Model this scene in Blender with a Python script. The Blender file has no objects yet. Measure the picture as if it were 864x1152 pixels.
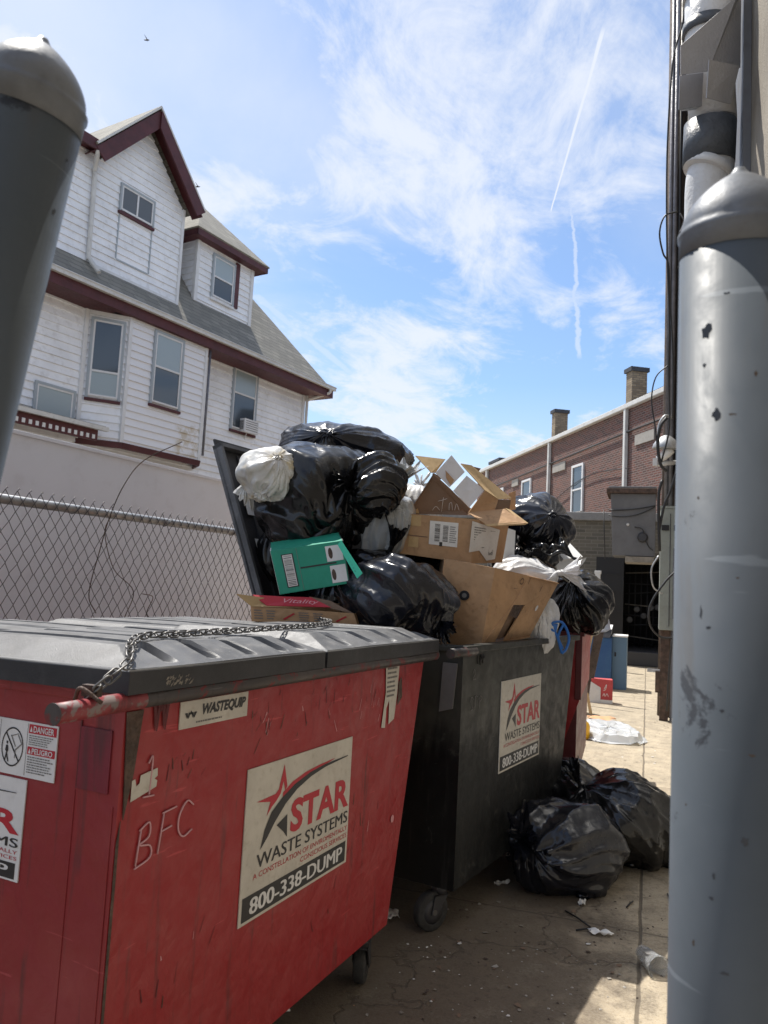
import bpy, math, random
import numpy as np
from mathutils import Matrix, Vector
random.seed(7)
R=math.radians
sc=bpy.context.scene
# ---------------------------------------------------------------- camera
F=870.; CX,CY=432.,576.
YAW,PITCH,ROLL=R(19.),R(5.6),R(3.0)
CAM=np.array([0,0,1.5])
fw=np.array([-math.sin(YAW)*math.cos(PITCH),math.cos(YAW)*math.cos(PITCH),math.sin(PITCH)])
_r=np.array([math.cos(YAW),math.sin(YAW),0]); _u=np.cross(_r,fw)
cr=_r*math.cos(ROLL)+_u*math.sin(ROLL); cu=np.cross(cr,fw)
cam=bpy.data.cameras.new('camera'); camo=bpy.data.objects.new('camera',cam); sc.collection.objects.link(camo); sc.camera=camo
camo.matrix_world=Matrix(((cr[0],cu[0],-fw[0],CAM[0]),(cr[1],cu[1],-fw[1],CAM[1]),(cr[2],cu[2],-fw[2],CAM[2]),(0,0,0,1)))
cam.sensor_fit='VERTICAL'; cam.sensor_height=36; cam.sensor_width=27; cam.lens=F/1152*36
cam.clip_start=.05; cam.clip_end=2000
cam.dof.use_dof=True; cam.dof.focus_distance=3.2; cam.dof.aperture_fstop=cam.lens/3.0
def at(x,y,Z):                                  # a point of the place seen at photo pixel x,y, Z metres in front of the lens
    return CAM+(fw+(x-CX)/F*cr-(y-CY)/F*cu)*Z
def gz(x,y,z=0.):
    d=fw+(x-CX)/F*cr-(y-CY)/F*cu; return CAM+d*((z-1.5)/d[2])
# ---------------------------------------------------------------- light
SUN_EL=R(63); SUN_AZ=R(-31)                     # light travels towards +X and a little -Y
sdir=Vector((math.cos(SUN_AZ)*math.cos(SUN_EL),math.sin(SUN_AZ)*math.cos(SUN_EL),-math.sin(SUN_EL)))
sl=bpy.data.lights.new('sun','SUN'); sl.energy=3.9; sl.angle=R(.53); sl.color=(1,.95,.87)
so=bpy.data.objects.new('sun',sl); sc.collection.objects.link(so); so.rotation_euler=sdir.to_track_quat('-Z','Y').to_euler()
sc.view_settings.view_transform='Standard'; sc.view_settings.look='None'; sc.view_settings.gamma=1; sc.view_settings.exposure=.82
w=bpy.data.worlds.new('World'); sc.world=w; w.use_nodes=True
def node(nt,t,**k):
    n=nt.nodes.new(t)
    for a,b in k.items(): setattr(n,a,b)
    return n
def lk(nt,a,b): nt.links.new(a,b)
def mth(nt,op,a,b=None,c=None,clamp=False):
    n=node(nt,'ShaderNodeMath',operation=op); n.use_clamp=clamp
    for i,v in enumerate((a,b,c)):
        if v is None: continue
        if isinstance(v,(int,float)): n.inputs[i].default_value=v
        else: lk(nt,v,n.inputs[i])
    return n.outputs[0]
def mixc(nt,f,a,b,mode='MIX'):
    n=node(nt,'ShaderNodeMix',data_type='RGBA',blend_type=mode)
    for i,v in ((0,f),(6,a),(7,b)):
        if isinstance(v,(int,float)): n.inputs[i].default_value=v
        elif isinstance(v,tuple): n.inputs[i].default_value=v if len(v)==4 else v+(1,)
        else: lk(nt,v,n.inputs[i])
    return n.outputs[2]
def ramp(nt,v,a,b,c=0.,d=1.):
    n=node(nt,'ShaderNodeMapRange'); lk(nt,v,n.inputs[0]); 
    for i,x in enumerate((a,b,c,d)): n.inputs[i+1].default_value=x
    n.interpolation_type='SMOOTHSTEP'; return n.outputs[0]
def noise(nt,vec,scale,detail=4,rough=.55,dist=0,typ='FBM'):
    n=node(nt,'ShaderNodeTexNoise'); n.noise_type=typ
    n.inputs['Scale'].default_value=scale; n.inputs['Detail'].default_value=detail; n.inputs['Roughness'].default_value=rough; n.inputs['Distortion'].default_value=dist
    if vec is not None: lk(nt,vec,n.inputs['Vector'])
    return n.outputs[0]
def world():
    nt=w.node_tree; bg=nt.nodes['Background']; bg.inputs[1].default_value=.12
    sky=node(nt,'ShaderNodeTexSky',sky_type='NISHITA'); sky.sun_disc=False; sky.sun_elevation=SUN_EL
    sky.sun_rotation=math.atan2(-sdir.x,-sdir.y); sky.air_density=1.0; sky.dust_density=.6; sky.ozone_density=2.6
    tc=node(nt,'ShaderNodeTexCoord'); sp=node(nt,'ShaderNodeSeparateXYZ'); lk(nt,tc.outputs['Generated'],sp.inputs[0])
    zz=mth(nt,'MAXIMUM',sp.outputs[2],.02); zz=mth(nt,'ADD',zz,.06)
    px=mth(nt,'DIVIDE',sp.outputs[0],zz); py=mth(nt,'DIVIDE',sp.outputs[1],zz)
    cb=node(nt,'ShaderNodeCombineXYZ'); lk(nt,px,cb.inputs[0]); lk(nt,py,cb.inputs[1])
    mp=node(nt,'ShaderNodeMapping'); lk(nt,cb.outputs[0],mp.inputs[0]); mp.inputs['Rotation'].default_value=(0,0,.5); mp.inputs['Scale'].default_value=(1.,.62,1); mp.inputs['Location'].default_value=(3.1,1.3,0)
    n1=noise(nt,mp.outputs[0],1.25,9,.62,.35); n2=noise(nt,mp.outputs[0],.55,4,.5,.2); n3=noise(nt,mp.outputs[0],4.2,7,.68,.6)
    puff=ramp(nt,mth(nt,'ADD',mth(nt,'MULTIPLY',n1,.62),mth(nt,'MULTIPLY',n3,.38)),.425,.60)
    veil=ramp(nt,mth(nt,'ADD',mth(nt,'MULTIPLY',n2,.7),mth(nt,'MULTIPLY',n1,.3)),.39,.62,.08,.66)
    m=mth(nt,'MAXIMUM',mth(nt,'MULTIPLY',puff,.85),veil)
    # low haze near the horizon
    hz=ramp(nt,sp.outputs[2],.0,.33,.75,0.); m=mth(nt,'MAXIMUM',m,hz)
    # two vapour trails and one faint one, as straight segments in the cloud plane
    def seg(a,b,wd,st,noff):
        A=at(*a,1.)-CAM; B=at(*b,1.)-CAM; A=A/np.linalg.norm(A); B=B/np.linalg.norm(B)
        ax,ay=A[0]/(A[2]+.06),A[1]/(A[2]+.06); bx,by=B[0]/(B[2]+.06),B[1]/(B[2]+.06)
        dx,dy=bx-ax,by-ay; L=math.hypot(dx,dy); dx/=L; dy/=L
        qx=mth(nt,'SUBTRACT',px,ax); qy=mth(nt,'SUBTRACT',py,ay)
        al=mth(nt,'ADD',mth(nt,'MULTIPLY',qx,dx),mth(nt,'MULTIPLY',qy,dy)); pe=mth(nt,'SUBTRACT',mth(nt,'MULTIPLY',qx,dy),mth(nt,'MULTIPLY',qy,dx))
        wob=mth(nt,'MULTIPLY',mth(nt,'SUBTRACT',n3,.5),wd*noff); pe=mth(nt,'ABSOLUTE',mth(nt,'ADD',pe,wob))
        pe=mth(nt,'DIVIDE',pe,mth(nt,'ADD',.35,mth(nt,'MULTIPLY',al,.65/L)) if wd<.03 else 1.)
        k=ramp(nt,pe,wd*.25,wd,1.,0.); e=mth(nt,'MULTIPLY',ramp(nt,al,-.02*L,.03*L),ramp(nt,al,L*.92,L*1.03,1.,0.))
        return mth(nt,'MULTIPLY',mth(nt,'MULTIPLY',k,e),st)
    m=mth(nt,'MAXIMUM',m,seg((619,240),(683,18),.0075,.9,1.2))
    m=mth(nt,'MAXIMUM',m,seg((654,-30),(641,240),.016,.5,4.))
    m=mth(nt,'MAXIMUM',m,seg((641,210),(650,405),.014,.5,5.))
    m=mth(nt,'MAXIMUM',m,seg((285,330),(400,425),.03,.45,2.))
    col=mixc(nt,m,mixc(nt,1.,sky.outputs[0],(.72,.82,.90),'MULTIPLY'),(4.3,4.5,4.9))
    lk(nt,col,bg.inputs[0])
world()
# ---------------------------------------------------------------- materials
MATS={}
def newmat(name,col=(.5,.5,.5),rough=.6,metal=0.,spec=.5,fn=None,bump=None,**k):
    m=bpy.data.materials.new(name); m.use_nodes=True; nt=m.node_tree; b=nt.nodes['Principled BSDF']
    b.inputs['Base Color'].default_value=tuple(col)+(1,); b.inputs['Roughness'].default_value=rough; b.inputs['Metallic'].default_value=metal
    b.inputs['Specular IOR Level'].default_value=spec
    for a,v in k.items(): b.inputs[a.replace('_',' ')].default_value=v
    tc=node(nt,'ShaderNodeTexCoord')
    if fn:
        c,rg,h=fn(nt,tc.outputs['Object'],tc)
        if c is not None: lk(nt,c,b.inputs['Base Color'])
        if rg is not None: lk(nt,rg,b.inputs['Roughness'])
        if h is not None:
            bp=node(nt,'ShaderNodeBump'); bp.inputs['Strength'].default_value=(bump or (.5,.01))[0]; bp.inputs['Distance'].default_value=(bump or (.5,.01))[1]
            lk(nt,h,bp.inputs['Height']); lk(nt,bp.outputs[0],b.inputs['Normal'])
    MATS[name]=m; return m
def vary(c,amt=.25,scale=3.,dirt=(.12,.10,.08),damt=.3,bscale=60.,rough=(.5,.8)):
    def fn(nt,v,tc):
        n=noise(nt,v,scale,6,.6); n2=noise(nt,v,scale*5,5,.65); 
        a=mixc(nt,ramp(nt,n,.3,.7),tuple(x*(1-amt) for x in c),tuple(min(1,x*(1+amt)) for x in c))
        a=mixc(nt,ramp(nt,n2,.5,.75,0,damt),a,dirt)
        return a,ramp(nt,n2,.3,.7,*rough),noise(nt,v,bscale,4,.6)
    return fn
def worn_black_pale_top(nt,v,tc):
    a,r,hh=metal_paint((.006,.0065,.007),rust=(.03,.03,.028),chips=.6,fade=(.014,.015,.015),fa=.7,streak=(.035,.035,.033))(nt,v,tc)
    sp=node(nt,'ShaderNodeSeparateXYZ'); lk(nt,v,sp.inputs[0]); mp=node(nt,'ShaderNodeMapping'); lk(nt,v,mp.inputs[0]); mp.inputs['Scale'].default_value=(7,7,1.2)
    n=noise(nt,mp.outputs[0],1,5,.6,.3); m=ramp(nt,mth(nt,'ADD',sp.outputs[2],mth(nt,'MULTIPLY',n,.55)),1.05,1.22,0,.85)  # paint mixed paler towards the top, its edge broken up by noise
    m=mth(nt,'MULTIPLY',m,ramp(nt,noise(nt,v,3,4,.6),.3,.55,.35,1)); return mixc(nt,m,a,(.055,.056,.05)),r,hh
def metal_paint(c,rust=(.10,.045,.025),chips=.62,fade=(.40,.10,.09),fa=.45,streak=(.03,.02,.02)):
    def fn(nt,v,tc):
        n=noise(nt,v,2.2,5,.6,.3); n2=noise(nt,v,11,7,.7,.5)
        mp=node(nt,'ShaderNodeMapping'); lk(nt,v,mp.inputs[0]); mp.inputs['Scale'].default_value=(22,22,2.2)
        st=noise(nt,mp.outputs[0],1,5,.6,.2)
        mp2=node(nt,'ShaderNodeMapping'); lk(nt,v,mp2.inputs[0]); mp2.inputs['Scale'].default_value=(5,5,60); mp2.inputs['Rotation'].default_value=(.3,.5,.2)
        sr=noise(nt,mp2.outputs[0],1.2,3,.5)
        a=mixc(nt,ramp(nt,n,.35,.7,0,fa),c,fade)
        a=mixc(nt,ramp(nt,st,.56,.72,0,.55),a,streak)
        a=mixc(nt,ramp(nt,sr,.69,.72,0,.5),a,tuple(min(1,x*1.7+.05) for x in c))
        a=mixc(nt,ramp(nt,n2,chips,chips+.05,0,.9),a,rust)
        h=mth(nt,'ADD',mth(nt,'MULTIPLY',noise(nt,v,5,3,.5),1.),mth(nt,'MULTIPLY',n2,.12))
        return a,ramp(nt,n2,.3,.7,.38,.62),h
    return fn
newmat('red_paint',fn=metal_paint((.29,.010,.015),fade=(.31,.045,.042),chips=.66),bump=(.6,.04))
newmat('red_side_paint',fn=metal_paint((.23,.013,.018),fade=(.32,.06,.058),chips=.70,fa=.6),bump=(.5,.04))
newmat('black_paint',fn=worn_black_pale_top,bump=(.3,.02),spec=.22)
newmat('dark_red',fn=metal_paint((.09,.006,.010),fade=(.12,.03,.03)),bump=(.3,.02))
newmat('bar_metal',fn=metal_paint((.055,.05,.048),rust=(.18,.03,.03),chips=.53,fade=(.12,.10,.095)),metal=.3,bump=(.4,.01))
newmat('bar_red',fn=metal_paint((.24,.02,.03),rust=(.22,.19,.18),chips=.5,fade=(.3,.08,.08)),bump=(.4,.01))
newmat('rust',(.09,.05,.03),fn=vary((.075,.045,.032),.5,14,(.03,.02,.015),.6),bump=(.6,.01),rough=.85)
newmat('lid_plastic',fn=vary((.105,.106,.11),.3,5,(.20,.195,.19),.6,300,(.42,.6)),bump=(.35,.003))
newmat('lid_dark',fn=vary((.022,.022,.025),.35,4,(.07,.07,.07),.35,200,(.45,.6)),bump=(.3,.003))
newmat('lid_edge',(.26,.26,.255),.6)
def card(c,d):
    def fn(nt,v,tc):
        a,r,_=vary(c,.13,5,d,.4,40,(.75,.9))(nt,v,tc); n=noise(nt,v,7,3,.5,.6); n2=noise(nt,v,20,4,.6,.5,'RIDGED_MULTIFRACTAL')
        a=mixc(nt,ramp(nt,noise(nt,v,14,6,.7),.60,.66,0,.5),a,tuple(x*.55 for x in c)); return a,r,mth(nt,'ADD',n,mth(nt,'MULTIPLY',n2,.22))
    return fn
newmat('cardboard',fn=card((.43,.265,.145),(.24,.14,.08)),bump=(.7,.02))
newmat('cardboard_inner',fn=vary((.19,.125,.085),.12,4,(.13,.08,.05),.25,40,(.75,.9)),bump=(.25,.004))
newmat('cardboard_pale',fn=vary((.50,.35,.18),.12,7,(.32,.2,.1),.35,40,(.75,.9)),bump=(.25,.004))
newmat('cardboard_white',fn=vary((.66,.65,.66),.06,6,(.5,.48,.45),.3,40,(.6,.8)),bump=(.2,.004))
newmat('paper',(.70,.69,.67),.6,fn=vary((.68,.67,.65),.06,12,(.45,.42,.38),.35,80,(.55,.8)),bump=(.2,.002))
newmat('sticker',fn=vary((.52,.49,.43),.08,9,(.38,.34,.28),.55,80,(.45,.7)),bump=(.2,.002))
newmat('sticker_white',fn=vary((.66,.66,.66),.05,9,(.45,.43,.42),.3,80,(.35,.5)),bump=(.2,.002))
newmat('ink',(.018,.018,.02),.5); newmat('ink_grey',(.16,.155,.15),.6); newmat('ink_red',(.42,.015,.03),.5); newmat('ink_orange',(.45,.13,.03),.5)
newmat('ghost_ink',(.10,.008,.012),.6); newmat('chalk',(.60,.34,.36),.8); newmat('ink_pink',(.55,.25,.27),.6)
newmat('green_box',fn=vary((.012,.26,.17),.08,5,(.02,.2,.13),.3,60,(.5,.65)),bump=(.15,.003))
newmat('green_bright',(.04,.52,.34),.5)
def bagfn(c,sc_=9.):
    def fn(nt,v,tc):
        n=noise(nt,v,sc_,4,.55,1.3,'RIDGED_MULTIFRACTAL'); n2=noise(nt,v,sc_*3.1,3,.5,.9,'RIDGED_MULTIFRACTAL'); d=noise(nt,v,5,5,.6)
        a=mixc(nt,ramp(nt,d,.5,.8,0,.5),c,tuple(x*1.8+.012 for x in c))
        return a,ramp(nt,d,.3,.75,.16,.31),mth(nt,'ADD',n,mth(nt,'MULTIPLY',n2,.4))
    return fn
newmat('bag_black',fn=bagfn((.006,.006,.007)),bump=(.5,.006),spec=.5)
newmat('bag_blueblack',fn=bagfn((.008,.009,.014),7.),bump=(.5,.007),spec=.5)
newmat('bag_grey',fn=bagfn((.42,.43,.43)),bump=(.6,.008),Transmission_Weight=.25,IOR=1.2)
newmat('bag_white',fn=bagfn((.66,.66,.66)),bump=(.5,.008))
def bagyellow(nt,v,tc):
    n=noise(nt,v,9,5,.6); n2=noise(nt,v,4,4,.6); a=mixc(nt,ramp(nt,n,.53,.68,0,.8),(.66,.66,.64),(.55,.42,.16)); a=mixc(nt,ramp(nt,n2,.5,.62,0,.5),a,(.4,.37,.33)); return a,None,n
newmat('bag_food',rough=.3,fn=bagyellow,bump=(.6,.01))
newmat('post_paint',fn=metal_paint((.085,.100,.115),rust=(.03,.033,.04),chips=.635,fade=(.115,.13,.148),fa=.9,streak=(.10,.095,.092)),bump=(.25,.004),spec=.22)
newmat('post_cap',fn=vary((.13,.14,.155),.25,8,(.09,.09,.09),.4,90,(.35,.55)),metal=.15,bump=(.15,.004))
newmat('galv',fn=vary((.42,.43,.44),.2,14,(.2,.2,.2),.4,90,(.4,.6)),metal=.6,bump=(.1,.002))
newmat('wire',(.13,.13,.14),.5,.7); newmat('steel',(.16,.155,.15),.45,.75)
newmat('cable',(.02,.02,.022),.5); newmat('rubber',fn=vary((.03,.03,.03),.4,20,(.09,.08,.07),.6,90,(.7,.9)),bump=(.4,.004))
newmat('vinyl_wall',fn=vary((.76,.79,.86),.03,1.2,(.50,.50,.52),.25,50,(.45,.6)),bump=(.06,.004))
newmat('siding',fn=vary((.86,.87,.89),.07,1.5,(.42,.40,.37),.35,40,(.5,.65)),bump=(.05,.004))
def stained(nt,v,tc):
    sp=node(nt,'ShaderNodeSeparateXYZ'); lk(nt,v,sp.inputs[0])
    n=noise(nt,v,5,6,.7,.4); 
    e=mth(nt,'MULTIPLY',mth(nt,'MULTIPLY',ramp(nt,sp.outputs[0],5.15,5.35),ramp(nt,sp.outputs[0],5.95,6.05,1,0)),mth(nt,'MULTIPLY',ramp(nt,sp.outputs[2],4.1,4.2),ramp(nt,sp.outputs[2],4.75,4.95,1,0)))
    a=mixc(nt,mth(nt,'MULTIPLY',e,ramp(nt,n,.42,.62,0,.75)),(.80,.80,.82),(.52,.44,.30)); return a,None,None
newmat('siding_stained',fn=stained,rough=.55)
newmat('trim_white',fn=vary((.72,.72,.72),.05,3,(.5,.48,.44),.3,40,(.4,.6)))
newmat('gutter',fn=vary((.62,.61,.58),.08,3,(.38,.36,.32),.5,40,(.4,.6)))
newmat('burgundy',fn=vary((.080,.018,.021),.2,5,(.08,.03,.03),.4,50,(.5,.65)),bump=(.1,.004))
newmat('glass_pane',(.05,.065,.08),.06,0,.9); newmat('glass_shade',(.33,.40,.43),.25,0,.8); newmat('screen',(.12,.14,.15),.5)
newmat('frame_grey',(.36,.40,.43),.5)
def shingle(nt,v,tc):
    br=node(nt,'ShaderNodeTexBrick'); mp=node(nt,'ShaderNodeMapping'); lk(nt,v,mp.inputs[0]); 
    sp=node(nt,'ShaderNodeSeparateXYZ'); lk(nt,v,sp.inputs[0]); cb=node(nt,'ShaderNodeCombineXYZ'); lk(nt,mth(nt,'ADD',sp.outputs[0],sp.outputs[1]),cb.inputs[0]); lk(nt,sp.outputs[2],cb.inputs[1])
    lk(nt,cb.outputs[0],br.inputs['Vector']); br.inputs['Scale'].default_value=1; br.inputs['Brick Width'].default_value=.32; br.inputs['Row Height'].default_value=.115; br.inputs['Mortar Size'].default_value=.008
    br.inputs['Color1'].default_value=(.36,.335,.28,1); br.inputs['Color2'].default_value=(.17,.16,.14,1); br.inputs['Mortar'].default_value=(.05,.05,.048,1)
    n=noise(nt,v,1.5,5,.6); a=mixc(nt,ramp(nt,n,.3,.7,.0,.5),br.outputs[0],(.19,.18,.15)); g=noise(nt,v,120,2,.5); a=mixc(nt,.35,a,mixc(nt,g,(.09,.09,.08),(.40,.38,.33)))
    return a,None,br.outputs[1]
newmat('shingles',rough=.9,fn=shingle,bump=(.6,-.012))
def brickm(c1,c2,mo,wd=.22,rh=.075,ms=.009,axis='x'):
    def fn(nt,v,tc):
        sp=node(nt,'ShaderNodeSeparateXYZ'); lk(nt,v,sp.inputs[0]); cb=node(nt,'ShaderNodeCombineXYZ')
        lk(nt,mth(nt,'ADD',sp.outputs[0],sp.outputs[1]),cb.inputs[0]); lk(nt,sp.outputs[2],cb.inputs[1])
        br=node(nt,'ShaderNodeTexBrick'); lk(nt,cb.outputs[0],br.inputs['Vector']); br.inputs['Scale'].default_value=1
        br.inputs['Brick Width'].default_value=wd; br.inputs['Row Height'].default_value=rh; br.inputs['Mortar Size'].default_value=ms; br.inputs['Bias'].default_value=-.1
        br.inputs['Color1'].default_value=c1+(1,); br.inputs['Color2'].default_value=c2+(1,); br.inputs['Mortar'].default_value=mo+(1,)
        n=noise(nt,v,1.1,6,.65); a=mixc(nt,ramp(nt,n,.45,.8,0,.55),br.outputs[0],tuple((x+.12)*.6 for x in c1))
        return a,None,br.outputs[1]
    return fn
newmat('brick_red',rough=.9,fn=brickm((.155,.058,.042),(.065,.034,.030),(.22,.19,.17)),bump=(.5,-.01))
newmat('brick_tan',rough=.9,fn=brickm((.30,.235,.155),(.16,.12,.08),(.14,.12,.10)),bump=(.5,-.01))
newmat('brick_grey',rough=.9,fn=brickm((.17,.155,.125),(.10,.095,.08),(.22,.20,.17),.3,.09),bump=(.5,-.01))
newmat('stone',fn=vary((.33,.31,.28),.1,3,(.2,.18,.16),.4,30,(.8,.9)))
newmat('concrete_grey',fn=vary((.25,.25,.25),.15,3,(.14,.13,.12),.4,30,(.8,.9)),bump=(.3,.01))
newmat('tar',fn=vary((.04,.045,.055),.3,3,(.08,.08,.08),.3,30,(.7,.9)))
newmat('stucco',fn=vary((.30,.265,.215),.14,2.2,(.19,.165,.135),.5,110,(.85,.95)),bump=(1.,.006))
newmat('cream_wall',fn=vary((.55,.52,.46),.08,2,(.36,.32,.28),.5,60,(.7,.9)),bump=(.3,.004))
newmat('wood_pole',fn=vary((.085,.062,.05),.35,6,(.035,.028,.025),.6,60,(.8,.95)),bump=(.7,.01))
newmat('wood_grey',fn=vary((.26,.235,.20),.2,6,(.14,.12,.1),.5,60,(.8,.95)),bump=(.4,.006))
newmat('conduit',fn=vary((.16,.16,.18),.2,6,(.08,.07,.07),.5,60,(.4,.6)),metal=.3)
newmat('pvc',fn=vary((.66,.66,.66),.04,4,(.42,.4,.38),.35,40,(.35,.5))); newmat('pvc_dark',fn=vary((.085,.095,.11),.2,8,(.04,.04,.04),.5,40,(.4,.6)))
newmat('vent_metal',fn=vary((.36,.36,.38),.05,4,(.33,.32,.32),.3,50,(.4,.55)))
newmat('box_grey',fn=vary((.13,.13,.135),.10,2.5,(.11,.10,.10),.5,40,(.45,.65)),bump=(.15,.01))
newmat('box_greygreen',fn=vary((.27,.29,.26),.08,3,(.17,.17,.15),.4,40,(.5,.7)),bump=(.15,.005))
newmat('near_black',(.012,.012,.014),.6); newmat('dark_metal',(.05,.05,.055),.5,.3)
newmat('blue_paint',fn=metal_paint((.015,.07,.20),rust=(.03,.03,.035),chips=.66,fade=(.03,.10,.22),fa=.8,streak=(.01,.03,.08)),bump=(.2,.01))
newmat('blue_side',(.09,.16,.24),.6); newmat('blue_strap',(.02,.15,.50),.35)
newmat('pink_box',fn=vary((.50,.07,.075),.1,5,(.4,.1,.1),.3,50,(.6,.8))); newmat('yellow',(.75,.42,.01),.4)
newmat('clear_plastic',(.80,.82,.83),.12,0,.6,Transmission_Weight=.85,IOR=1.2); newmat('clear_tray',(.74,.77,.80),.15,0,.8,Transmission_Weight=.4,IOR=1.25); newmat('foam',(.78,.78,.77),.7)
newmat('orange_cloth',(.55,.30,.16),.8); newmat('black_card',(.02,.021,.025),.45)
def ground(nt,v,tc):
    sp=node(nt,'ShaderNodeSeparateXYZ'); lk(nt,v,sp.inputs[0])
    big=noise(nt,v,.9,6,.6,.3); mid=noise(nt,v,5,8,.68,.3); fine=noise(nt,v,85,6,.75); sp2=noise(nt,v,190,2,.6)
    a=mixc(nt,ramp(nt,mid,.32,.68),(.20,.165,.115),(.42,.35,.25))
    a=mixc(nt,ramp(nt,fine,.38,.62,0,.7),a,(.43,.375,.29)); a=mixc(nt,ramp(nt,noise(nt,v,32,5,.7),.52,.66,0,.5),a,(.12,.10,.075)); a=mixc(nt,ramp(nt,sp2,.60,.72,0,.6),a,(.09,.075,.055))
    # oily, dirty strip beside the dumpsters
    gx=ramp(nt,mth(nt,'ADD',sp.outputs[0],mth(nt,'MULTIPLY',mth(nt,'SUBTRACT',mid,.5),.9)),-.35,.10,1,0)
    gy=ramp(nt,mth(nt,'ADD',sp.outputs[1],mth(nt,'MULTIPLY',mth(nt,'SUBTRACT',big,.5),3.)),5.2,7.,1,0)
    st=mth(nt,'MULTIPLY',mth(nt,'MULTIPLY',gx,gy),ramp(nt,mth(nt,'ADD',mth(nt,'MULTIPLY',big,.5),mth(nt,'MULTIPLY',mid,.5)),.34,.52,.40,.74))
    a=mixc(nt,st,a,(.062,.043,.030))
    st2=ramp(nt,noise(nt,v,2.3,6,.65,.6),.58,.72,0,.45); a=mixc(nt,st2,a,(.15,.115,.08)); gum=node(nt,'ShaderNodeTexVoronoi'); gum.inputs['Scale'].default_value=7; lk(nt,v,gum.inputs['Vector']); a=mixc(nt,mth(nt,'MULTIPLY',ramp(nt,gum.outputs[0],.05,.09,.8,0),ramp(nt,big,.45,.6)),a,(.07,.06,.05))
    jx=mth(nt,'ABSOLUTE',mth(nt,'ADD',mth(nt,'SUBTRACT',sp.outputs[0],-.005),mth(nt,'MULTIPLY',mth(nt,'SUBTRACT',noise(nt,v,3,4,.6),.5),.03)))
    jt=ramp(nt,jx,.004,.011,.75,0)
    jy=mth(nt,'ABSOLUTE',mth(nt,'SUBTRACT',mth(nt,'FRACT',mth(nt,'DIVIDE',mth(nt,'ADD',sp.outputs[1],.6),3.0)),.5)); jt=mth(nt,'MAXIMUM',jt,ramp(nt,jy,.001,.004,.6,0))
    vo=node(nt,'ShaderNodeTexVoronoi'); vo.feature='DISTANCE_TO_EDGE'; vo.inputs['Scale'].default_value=.45
    w2=node(nt,'ShaderNodeVectorMath',operation='ADD'); lk(nt,v,w2.inputs[0]); nn=node(nt,'ShaderNodeTexNoise'); nn.inputs['Scale'].default_value=2.5; nn.inputs['Detail'].default_value=6; lk(nt,v,nn.inputs['Vector']); lk(nt,nn.outputs[1],w2.inputs[1]); lk(nt,w2.outputs[0],vo.inputs['Vector'])
    jt=mth(nt,'MAXIMUM',jt,ramp(nt,vo.outputs[0],.001,.006,.55,0))
    a=mixc(nt,jt,a,(.07,.055,.04))
    h=mth(nt,'SUBTRACT',mth(nt,'ADD',mth(nt,'MULTIPLY',fine,.5),mth(nt,'MULTIPLY',mid,.5)),mth(nt,'MULTIPLY',jt,.9))
    return a,ramp(nt,mid,.3,.7,.75,.95),h
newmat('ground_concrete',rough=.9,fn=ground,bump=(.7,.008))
# ---------------------------------------------------------------- builders
C=sc.collection; MW={}
def tag(o,label=None,cat=None,group=None,kind=None):
    if label: o['label']=label
    if cat: o['category']=cat
    if group: o['group']=group
    if kind: o['kind']=kind
    return o
def thing(name,label,cat,loc=(0,0,0),rz=0.,group=None,mat=None):
    o=bpy.data.objects.new(name,None); C.objects.link(o); o.empty_display_size=.1
    m=mat if mat is not None else Matrix.Translation(Vector([float(v) for v in loc]))@Matrix.Rotation(rz,4,'Z')
    o.matrix_world=m; MW[o.name]=m; return tag(o,label,cat,group)
def frame(origin,deg):                            # local x runs along a line turned deg clockwise from +Y, y to its left
    return Matrix.Translation(Vector((*[float(a) for a in origin],) if len(origin)==3 else (*origin,0)))@Matrix.Rotation(R(90-deg),4,'Z')
def unit(a): a=np.asarray(a,float); return a/(np.linalg.norm(a,axis=-1,keepdims=True)+1e-9)
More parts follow.
